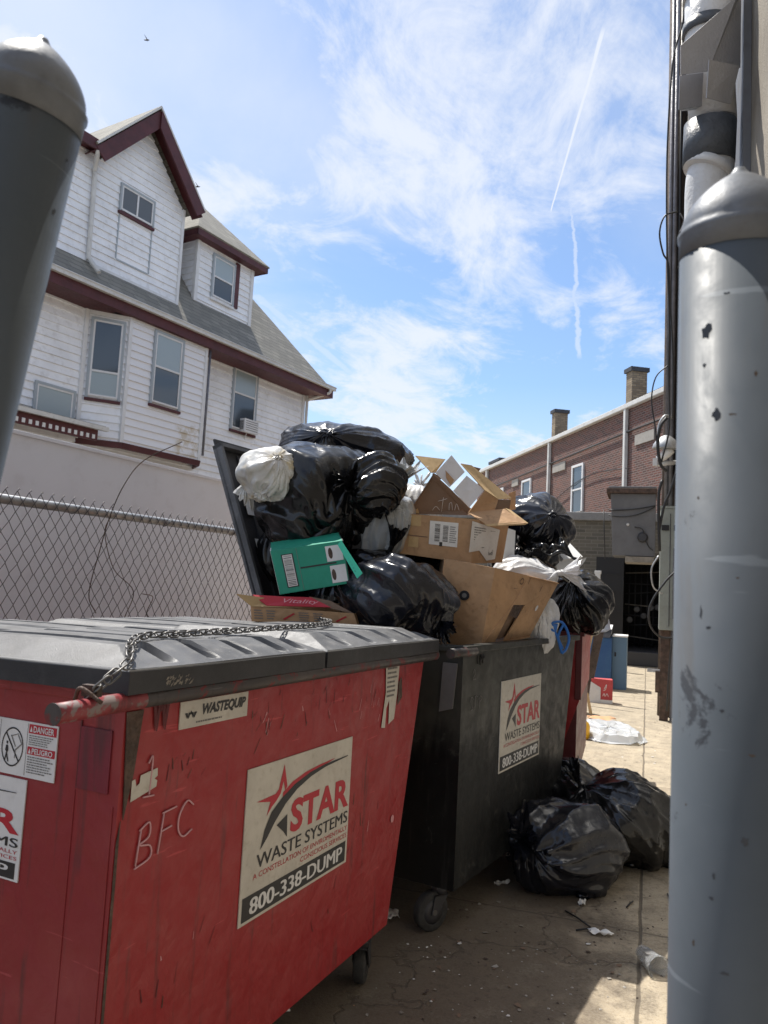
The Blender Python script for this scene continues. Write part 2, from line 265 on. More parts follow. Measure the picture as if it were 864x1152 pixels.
class MB:
    def __init__(s): s.v=[];s.f=[];s.m=[];s.mats=[];s.sm=[]
    def mi(s,m):
        if m not in s.mats: s.mats.append(m)
        return s.mats.index(m)
    def add(s,vs,fs,m,smooth=False):
        k=len(s.v); s.v+=[tuple(float(c) for c in p) for p in vs]; i=s.mi(m)
        for f in fs: s.f.append([q+k for q in f]); s.m.append(i); s.sm.append(smooth)
        return s
    def box(s,x0,x1,y0,y1,z0,z1,m,T=None):
        vs=[(x,y,z) for z in (z0,z1) for y in (y0,y1) for x in (x0,x1)]
        if T is not None: vs=[tuple(T@Vector(p)) for p in vs]
        return s.add(vs,[(0,2,3,1),(4,5,7,6),(0,1,5,4),(1,3,7,5),(3,2,6,7),(2,0,4,6)],m)
    def hexa(s,b,t,m):                            # bottom four and top four corners, same winding (ccw from above)
        return s.add(list(b)+list(t),[(3,2,1,0),(4,5,6,7)]+[(i,(i+1)%4,4+(i+1)%4,4+i) for i in range(4)],m)
    def prism(s,pts,th,m):                        # planar-ish polygon given thickness along its normal
        P=[np.array(p,float) for p in pts]; n=len(P); nr=np.zeros(3)
        for i in range(n): nr+=np.cross(P[i],P[(i+1)%n])
        c=sum(P)/n; nr=np.zeros(3)
        for i in range(n): nr+=np.cross(P[i]-c,P[(i+1)%n]-c)
        nr/=np.linalg.norm(nr)+1e-9; Q=[p-nr*th for p in P]
        return s.add(P+Q,[tuple(range(n)),tuple(range(2*n-1,n-1,-1))]+[(i,i+n,(i+1)%n+n,(i+1)%n) for i in range(n)],m)
    def poly(s,pts,m): return s.add(pts,[tuple(range(len(pts)))],m)
    def tube(s,path,r,m,seg=8,cap=True,smooth=True):
        P=[np.array(p,float) for p in path]; n=len(P); rr=r if hasattr(r,'__len__') else [r]*n; vs=[]
        a=None
        for i in range(n):
            t=unit(P[min(i+1,n-1)]-P[max(i-1,0)])
            if a is None: a=np.cross(t,[0,0,1.]); a=a if np.linalg.norm(a)>.05 else np.cross(t,[1.,0,0])
            a=unit(a-t*(a@t)); b=np.cross(t,a)
            vs+=[P[i]+rr[i]*(math.cos(2*math.pi*k/seg)*a+math.sin(2*math.pi*k/seg)*b) for k in range(seg)]
        fs=[(i*seg+k,i*seg+(k+1)%seg,(i+1)*seg+(k+1)%seg,(i+1)*seg+k) for i in range(n-1) for k in range(seg)]
        s.add(vs,fs,m,smooth)
        if cap: s.add([],[],m); s.f.append([len(s.v)-n*seg+k for k in range(seg)][::-1]); s.f.append([len(s.v)-seg+k for k in range(seg)]); s.m+=[s.mi(m)]*2; s.sm+=[False]*2
        return s
    def lathe(s,base,axis,prof,m,seg=32,smooth=True):   # prof: (distance along axis, radius)
        base=np.array(base,float); ax=unit(axis); a=np.cross(ax,[1,0,0]) if abs(ax[0])<.8 else np.cross(ax,[0,1,0]); a=unit(a); b=np.cross(ax,a)
        vs=[base+ax*h+r*(math.cos(2*math.pi*k/seg)*a+math.sin(2*math.pi*k/seg)*b) for h,r in prof for k in range(seg)]
        fs=[(i*seg+k,i*seg+(k+1)%seg,(i+1)*seg+(k+1)%seg,(i+1)*seg+k) for i in range(len(prof)-1) for k in range(seg)]
        s.add(vs,fs,m,smooth); n=len(s.v)
        s.f.append([n-seg*len(prof)+k for k in range(seg)][::-1]); s.f.append([n-seg+k for k in range(seg)]); s.m+=[s.mi(m)]*2; s.sm+=[False]*2
        return s
    def grid(s,P,m,smooth=True,flip=False):       # P[i][j] points
        P=np.asarray(P,float); a,b=P.shape[:2]
        fs=[(i*b+j,i*b+j+1,(i+1)*b+j+1,(i+1)*b+j) for i in range(a-1) for j in range(b-1)]
        if flip: fs=[f[::-1] for f in fs]
        return s.add(P.reshape(-1,3),fs,m,smooth)
    def split(s,name,parent,**k):                 # every loose piece its own part
        par=list(range(len(s.v)))
        def fd(a):
            while par[a]!=a: par[a]=par[par[a]]; a=par[a]
            return a
        for f in s.f:
            for q in f[1:]: par[fd(q)]=fd(f[0])
        gr={}
        for f,m,sm in zip(s.f,s.m,s.sm): gr.setdefault(fd(f[0]),[]).append((f,m,sm))
        out=[]
        for g in gr.values():
            b=MB(); ids=sorted({q for f,_,_ in g for q in f}); mp={q:i for i,q in enumerate(ids)}; b.v=[s.v[q] for q in ids]
            for f,m,sm in g: b.f.append([mp[q] for q in f]); b.m.append(b.mi(s.mats[m])); b.sm.append(sm)
            out.append(b.build(name,parent,**k))
        return out
    def build(s,name,parent=None,bevel=0,local=True,sub=0,loc=None):
        vs=s.v
        o=bpy.data.objects.new(name,None) if False else None
        me=bpy.data.meshes.new(name)
        inv=None
        if parent is not None and not local: inv=PM(parent).inverted()
        if parent is None and loc is not None: inv=Matrix.Translation(Vector([float(c) for c in loc])).inverted()
        if inv is not None: vs=[tuple(inv@Vector(p)) for p in vs]
        me.from_pydata(vs,[],s.f); me.update()
        for m in s.mats: me.materials.append(MATS[m])
        me.polygons.foreach_set('material_index',s.m); me.polygons.foreach_set('use_smooth',s.sm)
        o=bpy.data.objects.new(name,me); C.objects.link(o)
        if parent is not None: o.parent=parent; MW[o.name]=PM(parent)
        elif loc is not None: o.location=[float(c) for c in loc]
        if bevel:
            md=o.modifiers.new('bevel','BEVEL'); md.width=bevel; md.segments=2; md.limit_method='ANGLE'; md.angle_limit=R(50)
        if sub: md=o.modifiers.new('sub','SUBSURF'); md.levels=md.render_levels=sub
        return o
def PM(o): return MW.get(o.name,Matrix.Identity(4))
def arc(p,q,sag,n=12):
    p=np.array(p,float);q=np.array(q,float); return [p+(q-p)*t-np.array([0,0,sag])*4*t*(1-t) for t in np.linspace(0,1,n)]
def smooth_path(pts,n=6):
    P=[np.array(p,float) for p in pts]; P=[2*P[0]-P[1]]+P+[2*P[-1]-P[-2]]; out=[]
    for i in range(1,len(P)-2):
        for t in np.linspace(0,1,n,endpoint=False):
            a,b,c,d=P[i-1:i+3]; out.append(.5*((2*b)+(-a+c)*t+(2*a-5*b+4*c-d)*t*t+(-a+3*b-3*c+d)*t**3))
    return out+[P[-2]]
_tx={}
def text2d(t,bold=0.,shear=0.):
    k=(t,bold,shear)
    if k not in _tx:
        cu_=bpy.data.curves.new('t','FONT'); cu_.body=t; cu_.offset=bold; cu_.shear=shear; cu_.resolution_u=3
        o=bpy.data.objects.new('t',cu_); me=bpy.data.meshes.new_from_object(o)
        v=np.array([tuple(q.co) for q in me.vertices]); f=[tuple(p.vertices) for p in me.polygons]
        bpy.data.objects.remove(o); bpy.data.curves.remove(cu_); bpy.data.meshes.remove(me)
        mn=v.min(0); mx=v.max(0); v=(v-mn)/np.where(mx-mn>1e-6,mx-mn,1); _tx[k]=(v[:,:2],f)
    return _tx[k]
def write(mb,t,x0,y0,x1,y1,m,fn,bold=.02,shear=0.,h=.0012):
    v,f=text2d(t,bold,shear); mb.add([fn(x0+(x1-x0)*a,y0+(y1-y0)*b,h) for a,b in v],f,m)
def quad2(mb,x0,y0,x1,y1,m,fn,h=.0006): mb.add([fn(x0,y0,h),fn(x1,y0,h),fn(x1,y1,h),fn(x0,y1,h)],[(0,1,2,3)],m)
def poly2(mb,pts,m,fn,h=.001): mb.add([fn(a,b,h) for a,b in pts],[tuple(range(len(pts)))],m)
def barcode(mb,x0,y0,x1,y1,fn,m='ink',seed=1,h=.001,vert=False):
    rr=random.Random(seed); a=0.
    while a<1:
        wd=rr.choice([.012,.02,.03]); b=min(1,a+wd)
        if vert: quad2(mb,x0,y0+(y1-y0)*a,x1,y0+(y1-y0)*b,m,fn,h)
        else: quad2(mb,x0+(x1-x0)*a,y0,x0+(x1-x0)*b,y1,m,fn,h)
        a=b+rr.choice([.012,.02,.03])
def fauxlines(mb,x0,y0,x1,y1,n,fn,m='ink',seed=1,h=.001):    # rows of print too small to read
    rr=random.Random(seed)
    for i in range(n):
        yy=y1-(y1-y0)*(i+.5)/n; hh=(y1-y0)/n*.22; a=x0
        e=x1-(x1-x0)*rr.uniform(0,.3)
        while a<e:
            wd=(x1-x0)*rr.uniform(.04,.13); quad2(mb,a,yy-hh,min(a+wd,e),yy+hh,m,fn,h); a+=wd+(x1-x0)*.02
# ---------------------------------------------------------------- ground
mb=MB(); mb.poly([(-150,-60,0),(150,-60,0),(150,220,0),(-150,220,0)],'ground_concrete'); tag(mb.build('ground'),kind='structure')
# ---------------------------------------------------------------- star logo sticker (600 x 430 mm)
def star_art(mb,fn,h=.001,torn=False,base='sticker'):
    quad2(mb,0,0,1,1,base,fn,.0)
    poly2(mb,[(.30,.955),(.332,.79),(.45,.845),(.60,.878),(.814,.874),(.95,.855),(.64,.895),(.42,.89),(.345,.87),(.318,.99)],'ink_red',fn,h) if 0 else None
    for P in ([(.300,.958),(.332,.800),(.352,.845),(.318,.91)],):pass
    poly2(mb,[(.080,.768),(.235,.775),(.262,.80),(.300,.960),(.336,.800),(.318,.775),(.300,.845),(.280,.765),(.262,.745)],'ink_red',fn,h)
    poly2(mb,[(.080,.768),(.262,.745),(.246,.726),(.212,.70),(.171,.650),(.195,.735)],'ink_red',fn,h)
    top=[(.300,.765),(.38,.815),(.50,.850),(.64,.868),(.80,.876)]; bot=[(.80,.872),(.64,.842),(.50,.812),(.40,.775),(.30,.70)]
    poly2(mb,top+bot,'ink_red',fn,h)
    top=[(.134,.440),(.160,.56),(.21,.66),(.30,.735),(.41,.795),(.55,.838),(.70,.858),(.951,.862)]; bot=[(.951,.856),(.70,.835),(.56,.805),(.43,.752),(.33,.68),(.24,.58),(.185,.50)]
    poly2(mb,top+bot,'ink',fn,h*1.5)
    poly2(mb,[(.262,.555),(.352,.600),(.360,.440),(.325,.49)],'ink',fn,h)
    write(mb,'STAR',.385,.450,.985,.685,'ink_red',fn,.035,0,h)
    for d_,k_ in ((0,1.),(.0035,1.15)): write(mb,'WASTE SYSTEMS',.11+d_,.325,.982+d_,.415,'ink',fn,0.,0,h*k_)
    write(mb,'A CONSTELLATION OF ENVIROMENTALLY',.09,.262,.985,.298,'ink_red',fn,.0,0,h)
    write(mb,'CONSCIOUS SERVICES',.50,.205,.985,.240,'ink_red',fn,.0,0,h)
    quad2(mb,.02,.02,.98,.175,'ink',fn,h*.6)
    for d_,k_ in ((-.004,1.4),(0,1.5),(.004,1.6)): write(mb,'800-338-DUMP',.08+d_,.045,.94+d_,.150,'sticker_white',fn,0.,0,h*k_)
def plate(mb,fn,m,th=.0015):
    a=[fn(0,0,-th),fn(1,0,-th),fn(1,1,-th),fn(0,1,-th)]; b=[fn(0,0,-.0002),fn(1,0,-.0002),fn(1,1,-.0002),fn(0,1,-.0002)]
    mb.hexa(a,b,m)
def side_fn(u0,z0,w,h,off=0.004):                  # art on a dumpster's long side (local y = 0, facing -y)
    return lambda a,b,e: (u0+a*w,-off-e,z0+b*h)
def end_fn(ur,z0,w,h,u=0,off=.004):                # art on the near end face (local x=u, facing -x); a runs left to right seen from outside
    return lambda a,b,e: (u-off-e,ur+(1-a)*w,z0+b*h)
newmat('patch_red',fn=metal_paint((.17,.010,.022),fade=(.19,.03,.05),chips=.63),bump=(.2,.01))
# ---------------------------------------------------------------- dumpsters
ZT=1.235; ZB=.20
def body(root,paint,inner,u0,u1t,u1b,W,cham=0.,endpaint=None):
    mb=MB(); t=.014
    if not cham:
        b=[(u0,0,ZB),(u1b,0,ZB),(u1b,W,ZB),(u0,W,ZB)]; tp=[(u0,0,ZT),(u1t,0,ZT),(u1t,W,ZT),(u0,W,ZT)]
        mb.add(b+tp,[(3,2,1,0),(0,1,5,4),(1,2,6,5),(2,3,7,6)],paint); mb.add([b[3],b[0],tp[0],tp[3]],[(0,1,2,3)],endpaint or paint)
    else:
        c,zc,zb=cham,.79,.35
        sec=[(0,ZT),(0,zc),(c,zb),(c,ZB),(W,ZB),(W,ZT)]
        A=[(u0,y,z) for y,z in sec]; B=[(u1b if z<1 else u1t,y,z) for y,z in sec]; n=6
        mb.add(A+B,[tuple(range(n))[::-1],tuple(range(n,2*n))]+[(i,i+1,i+1+n,i+n) for i in range(n-1)],paint)
    ib=[(u0+t,t,ZB+t),(u1b-t,t,ZB+t),(u1b-t,W-t,ZB+t),(u0+t,W-t,ZB+t)]; it=[(u0+t,t,ZT),(u1t-t,t,ZT),(u1t-t,W-t,ZT),(u0+t,W-t,ZT)]
    mb.add(ib+it,[(0,1,2,3),(4,5,1,0),(5,6,2,1),(6,7,3,2),(7,4,0,3)],inner)
    o=[(u0,0,ZT),(u1t,0,ZT),(u1t,W,ZT),(u0,W,ZT)]; mb.add(o+it,[(i,(i+1)%4,4+(i+1)%4,4+i) for i in range(4)],paint)
    return mb.build('body',root)
def castor(root,u,w,turn=0.,r=.075):
    T=Matrix.Translation((u,w,0))@Matrix.Rotation(turn,4,'Z'); g=lambda *p: tuple(T@Vector(p))
    mb=MB(); mb.box(-.05,.05,-.045,.045,ZB-.012,ZB-.002,'dark_metal',T); mb.lathe(g(0,0,ZB-.045),(0,0,1),[(0,.035),(.033,.035)],'dark_metal',16)
    for s in (-1,1):
        mb.prism([g(-.03,s*.03,ZB-.045),g(.045,s*.03,ZB-.045),g(.062,s*.03,r-.01),(g(.03,s*.03,r-.014))],.004,'dark_metal')
    mb.box(-.03,.045,-.03,.03,ZB-.052,ZB-.045,'dark_metal',T)
    o=mb.build('castor',root); MW[o.name]=PM(root)
    mw=MB(); ax=np.array(g(0,1,0))-np.array(g(0,0,0)); c=np.array(g(.045,-.022,r))
    mw.lathe(c,ax,[(0,r*.55),(.0,r*.92),(.006,r),(.038,r),(.044,r*.92),(.044,r*.55)],'rubber',24)
    mw.lathe(c-ax*.012,ax,[(0,.012),(.068,.012)],'steel',10)
    mw.lathe(c-ax*.002,ax,[(0,r*.3),(.002,r*.62),(.046,r*.62),(.048,r*.3)],'dark_metal',16)
    mw.build('wheel',o)
def pocket(root,u0,u1,w0,w1,z0,z1,m):              # steel lifting sleeve
    mb=MB(); t=.008
    for a in ((w0,w1,z0,z0+t),(w0,w1,z1-t,z1),(w0,w0+t,z0+t,z1-t),(w1-t,w1,z0+t,z1-t)): mb.box(u0,u1,*a,m)
    return mb.build('lifting_sleeve',root,bevel=.002)
# red dumpster in front --------------------------------------------------------
RF=frame((-.936,3.008,0),6.7)
red=thing('dumpster','dented red steel dumpster with closed black lids and a chain across them, in the foreground','dumpster',mat=RF,group='dumpsters in a row along the alley')
body(red,'red_paint','dark_red',-1.51,.263,0.,1.30,endpaint='red_side_paint')
mb=MB(); mb.box(-1.512,.262,-.012,.02,ZT-.03,ZT-.004,'red_paint'); mb.box(-1.524,-1.511,-.005,1.3,ZT-.03,ZT-.004,'red_side_paint'); mb.build('rim',red,bevel=.003)
# vertical press line and folded flange at the near corner
mb=MB(); mb.box(-1.5125,-1.5105,.012,.017,.25,.98,'red_side_paint'); mb.box(-1.5122,-1.5103,.13,.134,.22,1.0,'red_side_paint')
mb.box(-1.5145,-1.5105,.03,.125,1.005,1.145,'patch_red')
mb.box(-1.514,-1.5105,.125,.129,1.005,1.16,'dark_red'); mb.build('corner_plate',red,bevel=.002)
mb=MB(); mb.prism([(-1.508,-.002,1.19),(-1.455,-.002,1.19),(-1.472,-.002,1.05),(-1.494,-.002,.95)],.003,'rust'); mb.prism([(-1.508,-.0015,.9),(-1.5,-.0015,.95),(-1.502,-.0015,.35),(-1.508,-.0015,.30)],.002,'rust'); mb.build('corner_gusset',red)
mb=MB(); mb.tube([(-1.745,-.035,1.218),(-1.70,-.035,1.2185),(-1.50,-.035,1.222)],.021,'bar_red',18); mb.tube([(-1.745,-.035,1.218),(-1.747,-.035,1.218)],.0225,'bar_metal',18)
mb.tube([(-1.50,-.035,1.222),(.30,-.035,1.222)],.0205,'bar_metal',18); mb.build('lid_bar',red)
for uu in (-.9,-.2): 
    pass
castor(red,-.11,.055,.3); castor(red,-1.36,.16,.1); castor(red,-.16,1.15,0); castor(red,-1.36,1.15,0)
mb=MB(); mb.box(-.30,-.02,.05,.30,ZB-.012,ZB+.0,'rust'); mb.build('castor_plate',red)
# lids: heightfield with pads and grooves
def lid(root,u0,u1,w0=-.055,w1=1.32,zs=1.238,name='lid',grooves=None,mat='lid_plastic'):
    nu=int((u1-u0)/.005); nw=150; U=np.linspace(u0,u1,nu); W=w0+(w1-w0)*np.linspace(0,1,nw)**1.5
    uu,ww=np.meshgrid(U,W,indexing='ij')
    du=np.minimum(uu-u0,u1-uu); dw=np.minimum(ww-w0,(w1-ww)*1.5+.02)
    e=np.minimum(du,dw); top=zs+.055+np.clip((dw-.008)*.34,0,.042)
    top=np.minimum(top,zs+.055+np.clip((du-.008)*.50,0,.042))
    top=np.where(e<.004,zs+.050,top)
    gl=grooves or [u0+(u1-u0)*k/5 for k in range(1,5)]
    for g in gl:
        d=np.abs(uu-g); k=np.clip((.024-d)/.006,0,1); inb=np.clip((dw-.020)/.012,0,1)*np.clip((du-.03)/.01,0,1); top-=k*inb*np.minimum(.032,np.clip(top-zs-.057,0,1)+.0)
    # slight cross step and sag
    top-=.010*np.clip((ww-.62)/.02,0,1)*np.clip((dw-.05)/.02,0,1); top+=.004*np.sin(uu*9+1)*np.sin(ww*5)-.012*np.clip(ww,0,1.3)
    P=np.stack([uu,ww,top],-1); mb=MB(); mb.grid(P,mat,False,flip=False)
    ed=[(u0,w1,P[0,-1][2]),(u0,w0,P[0,0][2]),(u1,w0,P[-1,0][2]),(u1,w1,P[-1,-1][2])]; mb.tube([(q[0]*1.0+(.003 if q[0]==u0 else -.003),q[1]+(.003 if q[1]==w0 else -.003),q[2]+.001) for q in ed],.003,'lid_edge',6,smooth=False)
    # skirt
    ring=[P[i,0] for i in range(nu)]+[P[-1,j] for j in range(1,nw)]+[P[i,-1] for i in range(nu-2,-1,-1)]+[P[0,j] for j in range(nw-2,0,-1)]
    n=len(ring); low=[(p[0],p[1],zs-.012*max(p[1],0)) for p in ring]; inn=[(np.clip(p[0],u0+.01,u1-.01),np.clip(p[1],w0+.01,w1-.01),zs-.012*max(p[1],0)) for p in ring]; hi=[(a[0],a[1],a[2]+.02) for a in inn]
    allv=[tuple(p) for p in ring]+low+inn+hi
    mb.add(allv,[(i,n+i,n+(i+1)%n,(i+1)%n) for i in range(n)]+[(n+i,2*n+i,2*n+(i+1)%n,n+(i+1)%n) for i in range(n)]+[(2*n+i,3*n+i,3*n+(i+1)%n,2*n+(i+1)%n) for i in range(n)],'lid_dark')
    return mb.build(name,root)
lid(red,-1.565,-.705,grooves=[-1.40,-1.235,-1.07,-.905,-.80]); lid(red,-.690,.285,grooves=[-.50,-.31,-.12,.07,.20])
def embossed(mb,t,u,w_,z,wd,hh,m='lid_plastic'):
    fn=lambda a,b,e:(u+a*wd,-.028+b*.042-e*.9,z+b*hh+e*.35); write(mb,t,0,0,1,1,m,fn,.01,0,.0015)
mb=MB(); fn=side_fn(-1.45,1.245,.10,.03,.0555); 
_r2=random.Random(9)
for k in range(34):
    x=_r2.random()*.9; y=_r2.random()*.7; l=_r2.uniform(.04,.16); poly2(mb,[(x,y),(x+l*.5,y+.04),(x+l,y+_r2.uniform(.1,.4)),(x+l*.4,y+_r2.uniform(.1,.3))],'wood_grey',fn,.0006)
mb.build('scuff_mark',red)
# stickers and marks on the red dumpster
fn=side_fn(-1.015,.545,.63,.427); mb=MB(); plate(mb,fn,'sticker',.003); star_art(mb,fn,base='sticker'); mb.build('company_sticker',red)
fn=side_fn(-1.325,1.125,.285,.067); mb=MB(); plate(mb,fn,'sticker',.003); quad2(mb,0,0,1,1,'sticker',fn,0)
def wmark(mb,fn,x,y,s,m,h=.001):                  # striped W arrows emblem
    for k in range(2):
        o=x+k*s*.95
        poly2(mb,[(o,y+.62*s*4),(o+.42*s,y+.62*s*4),(o+.50*s,y+.22*s*4),(o+.36*s,y)],m,fn,h)
        poly2(mb,[(o+.58*s,y+.62*s*4),(o+.98*s,y+.62*s*4),(o+.62*s,y+0),(o+.46*s,y+.05*s)],m,fn,h)
    poly2(mb,[(x+.75*s,y+.4*s*4),(x+1.25*s,y+.4*s*4),(x+1.0*s,y+.85*s*4)],m,fn,h)
wmark(mb,fn,.06,.36,.085,'ink'); write(mb,'WASTEQUIP',.30,.34,.96,.82,'ink',fn,.04,.25); fauxlines(mb,.22,.10,.62,.24,1,fn,'ink_grey',4); mb.build('maker_sticker',red)
fn=side_fn(-1.43,1.125,.085,.08); mb=MB(); 
wmark(mb,fn,.08,.1,.36,'ghost_ink',.0002); mb.build('worn_emblem',red)
fn=side_fn(-1.475,.985,.085,.062,.003); mb=MB(); poly2(mb,[(0,0),(.98,.30),(1,.52),(.88,.62),(1,.70),(.98,1),(.32,.88),(.30,.60),(.18,.52),(.12,.80),(0,.76)],'sticker',fn); mb.build('torn_sticker',red)
fn=side_fn(-.155,.965,.19,.245,.003); mb=MB(); poly2(mb,[(.02,.02),(.2,.0),(.22,.30),(.34,.42),(.36,.04),(.62,.10),(.72,.50),(.78,.98),(.55,.94),(.34,1.),(.25,.94),(.1,.98),(.16,.55)],'sticker',fn); fauxlines(mb,.2,.45,.7,.95,7,fn,'ink_grey',8,.0016)
poly2(mb,[(.75,.30),(.98,.42),(.92,.75),(.78,.66)],'rust',fn,.0018); mb.build('peeling_sticker',red)
fn=side_fn(-.02,.585,.03,.03,.003); mb=MB(); poly2(mb,[(.5+.5*math.cos(a*.6283),.5+.5*math.sin(a*.6283)) for a in range(10)],'ink_pink',fn); mb.build('paint_spot',red)
# chalk marks: 1 / BFC drawn by hand
def strokes(mb,S,fn,r,m):
    for s in S:
        pts=[fn(a,b,0) for a,b in s]; mb.tube(smooth_path(pts,4) if len(pts)>2 else pts,r,m,5)
mb=MB(); fn=lambda a,b,e:(-1.455+a*.26,-.0042,.83+b*.25)
strokes(mb,[[(.12,.93),(.17,.98),(.155,.64)],[(.08,.63),(.22,.62)],[(.05,.02),(.09,.34)],[(.07,.33),(.19,.38),(.20,.25),(.08,.20),(.22,.16),(.23,.05),(.04,.0)],[(.33,.05),(.38,.42)],[(.36,.42),(.55,.44)],[(.36,.25),(.50,.27)],[(.80,.40),(.70,.46),(.60,.34),(.60,.20),(.68,.12),(.80,.16)]],fn,.0022,'chalk'); mb.build('chalk_writing',red)
# scrapes
rr=random.Random(5); mb=MB()
for (u,z,n,sp) in ((-.60,1.12,26,.09),(-.95,1.08,16,.05),(-1.30,1.03,10,.04),(-.25,1.05,16,.06),(-.3,.62,8,.08),(-1.25,.55,8,.1),(-.5,.45,6,.12)):
    for i in range(n):
        a=u+rr.gauss(0,sp); b=z+rr.gauss(0,sp*.6); L=rr.uniform(.01,.05); ang=rr.gauss(1.35,.35); wd=rr.uniform(.0008,.003)
        dx,dz=math.cos(ang)*L,math.sin(ang)*L; mb.add([(a-wd,-.0012,b),(a+wd,-.0012,b+.002),(a+dx+wd*.4,-.0012,b+dz),(a+dx-wd*.6,-.0012,b+dz)],[(0,1,2,3)],rr.choice(['ghost_ink','ghost_ink','rust','ink_pink']))
mb.build('scrapes',red)
# end face stickers
fn=end_fn(.198,1.004,.215,.13,-1.51); mb=MB(); plate(mb,fn,'sticker_white',.003); quad2(mb,0,0,1,1,'sticker_white',fn,0)
quad2(mb,.555,.80,.985,.965,'ink_red',fn); write(mb,'DANGER',.63,.825,.95,.94,'sticker_white',fn,.02,0,.0014); poly2(mb,[(.575,.83),(.615,.83),(.595,.93)],'sticker_white',fn,.0014)
quad2(mb,.555,.42,.985,.56,'ink_red',fn); write(mb,'PELIGRO',.63,.44,.95,.54,'sticker_white',fn,.02,0,.0014); poly2(mb,[(.575,.44),(.615,.44),(.595,.53)],'sticker_white',fn,.0014)
fauxlines(mb,.57,.585,.97,.78,5,fn,'ink_grey',3); fauxlines(mb,.57,.08,.97,.40,7,fn,'ink_grey',9)
quad2(mb,.0,.66,.075,.80,'ink_orange',fn); quad2(mb,.0,.30,.075,.42,'ink_orange',fn); quad2(mb,.095,.03,.10,.97,'ink',fn); quad2(mb,.535,.03,.54,.97,'ink',fn)
cx,cy,ra,rb=.315,.50,.175,.36
ring=[(cx+ra*math.cos(t),cy+rb*math.sin(t)) for t in np.linspace(0,2*math.pi,33)]; ri=[(cx+ra*.92*math.cos(t),cy+rb*.92*math.sin(t)) for t in np.linspace(0,2*math.pi,33)]
mb.add([fn(a,b,.001) for a,b in ring]+[fn(a,b,.001) for a,b in ri],[(i,i+1,34+i,33+i) for i in range(32)],'ink')
poly2(mb,[(.19,.74),(.20,.77),(.44,.26),(.43,.23)],'ink',fn)
poly2(mb,[(.20,.22),(.225,.40),(.205,.42),(.215,.52),(.245,.52),(.255,.42),(.24,.38),(.275,.22),(.255,.22),(.232,.33),(.218,.22)],'ink',fn,.0012); poly2(mb,[(.22,.54),(.24,.54),(.245,.59),(.215,.59)],'ink',fn,.0012)
for P in ([(.28,.70),(.40,.76),(.40,.745),(.28,.685)],[(.40,.74),(.46,.60),(.45,.58),(.39,.72)],[(.36,.46),(.47,.60),(.475,.58),(.37,.44)],[(.36,.30),(.36,.45),(.37,.45),(.37,.30)],[(.28,.70),(.36,.50),(.37,.52),(.29,.72)]): poly2(mb,P,'ink_grey',fn,.0011)
mb.build('warning_sticker',red)
fn=end_fn(.286,.762,.60,.235,-1.51); mb=MB(); plate(mb,fn,'sticker_white',.003); star_art(mb,fn,base='sticker_white'); mb.build('company_sticker',red)
# chain
def chain(pts,name,label,pitch=.026,wire=.0025,parent=None):
    P=smooth_path(pts,10); mb=MB(); seg=[np.linalg.norm(P[i+1]-P[i]) for i in range(len(P)-1)]; T=sum(seg); k=0; s=0.; n=int(T/pitch)
    def pos(d):
        for i,l in enumerate(seg):
            if d<=l: return P[i]+(P[i+1]-P[i])*d/l
            d-=l
        return P[-1]
    rr=random.Random(2)
    for i in range(n):
        c=pos((i+.5)*pitch); t=unit(pos((i+.9)*pitch)-pos((i+.1)*pitch)); a=np.cross(t,[0,0,1.]); a=unit(a) if np.linalg.norm(a)>.1 else np.array([1.,0,0]); b=np.cross(a,t)
        an=(math.pi/4 if i%2 else -math.pi/4)+rr.uniform(-.25,.25); sd=math.cos(an)*a+math.sin(an)*b
        L,Wd=pitch*.86,.0100
        loop=[c+t*(L-Wd)*(1 if math.cos(q)>0 else -1)*1.0+t*Wd*math.cos(q)+sd*Wd*math.sin(q) for q in np.linspace(0,2*math.pi,15)]
        mb.tube(loop,wire,'steel',6,cap=False)
    return tag(mb.build(name,loc=P[0]),label,'chain')
L=lambda u,w_,z: np.array(RF@Vector((u,w_,z)))
chain([L(-1.655,-.03,1.245),L(-1.645,-.055,1.268),L(-1.61,-.06,1.292),L(-1.56,-.045,1.312),L(-1.48,.03,1.338),L(-1.36,.10,1.349),L(-1.2,.13,1.347),L(-.9,.15,1.347),L(-.6,.17,1.348),L(-.3,.22,1.347),L(0.,.33,1.346),L(.2,.5,1.345)],'steel_chain','steel link chain laid across the black lids of the red dumpster')
mb=MB(); mb.tube(smooth_path([L(-1.66,-.075,1.235),L(-1.675,-.03,1.262),L(-1.66,.0,1.235)],5),.0045,'rust',8); mb.box(-.02,.02,-.008,.008,-.012,.012,'rust',Matrix.Translation(Vector([float(c) for c in L(-1.65,-.035,1.255)]))); tag(mb.build('bolt_clip',loc=L(-1.66,-.03,1.25)),'small rusty shackle holding the chain on the projecting bar','shackle')
# black dumpster -----------------------------------------------------------------
BF=frame((-.78,3.428,0),11)
blk=thing('dumpster','open black steel dumpster heaped with bags and cartons, the middle of the row','dumpster',mat=BF,group='dumpsters in a row along the alley')
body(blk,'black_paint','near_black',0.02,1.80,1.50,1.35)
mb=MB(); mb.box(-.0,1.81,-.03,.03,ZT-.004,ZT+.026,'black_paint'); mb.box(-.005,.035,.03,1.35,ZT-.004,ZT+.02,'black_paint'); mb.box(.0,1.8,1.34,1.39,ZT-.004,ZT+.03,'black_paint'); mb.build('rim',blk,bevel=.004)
mb=MB(); mb.tube([(-.16,-.02,ZT+.0),(.10,-.02,ZT+.0)],.021,'bar_metal',14); mb.build('lid_bar',blk)
mb=MB(); mb.prism([(.012,.09,1.18),(.012,.02,1.18),(.012,.035,.98),(.012,.10,.96)],.01,'box_grey'); mb.build('corner_plate',blk)
pocket(blk,.25,1.35,-.002,.12,.0+ZB+.02,ZB+.14,'black_paint') if 0 else None
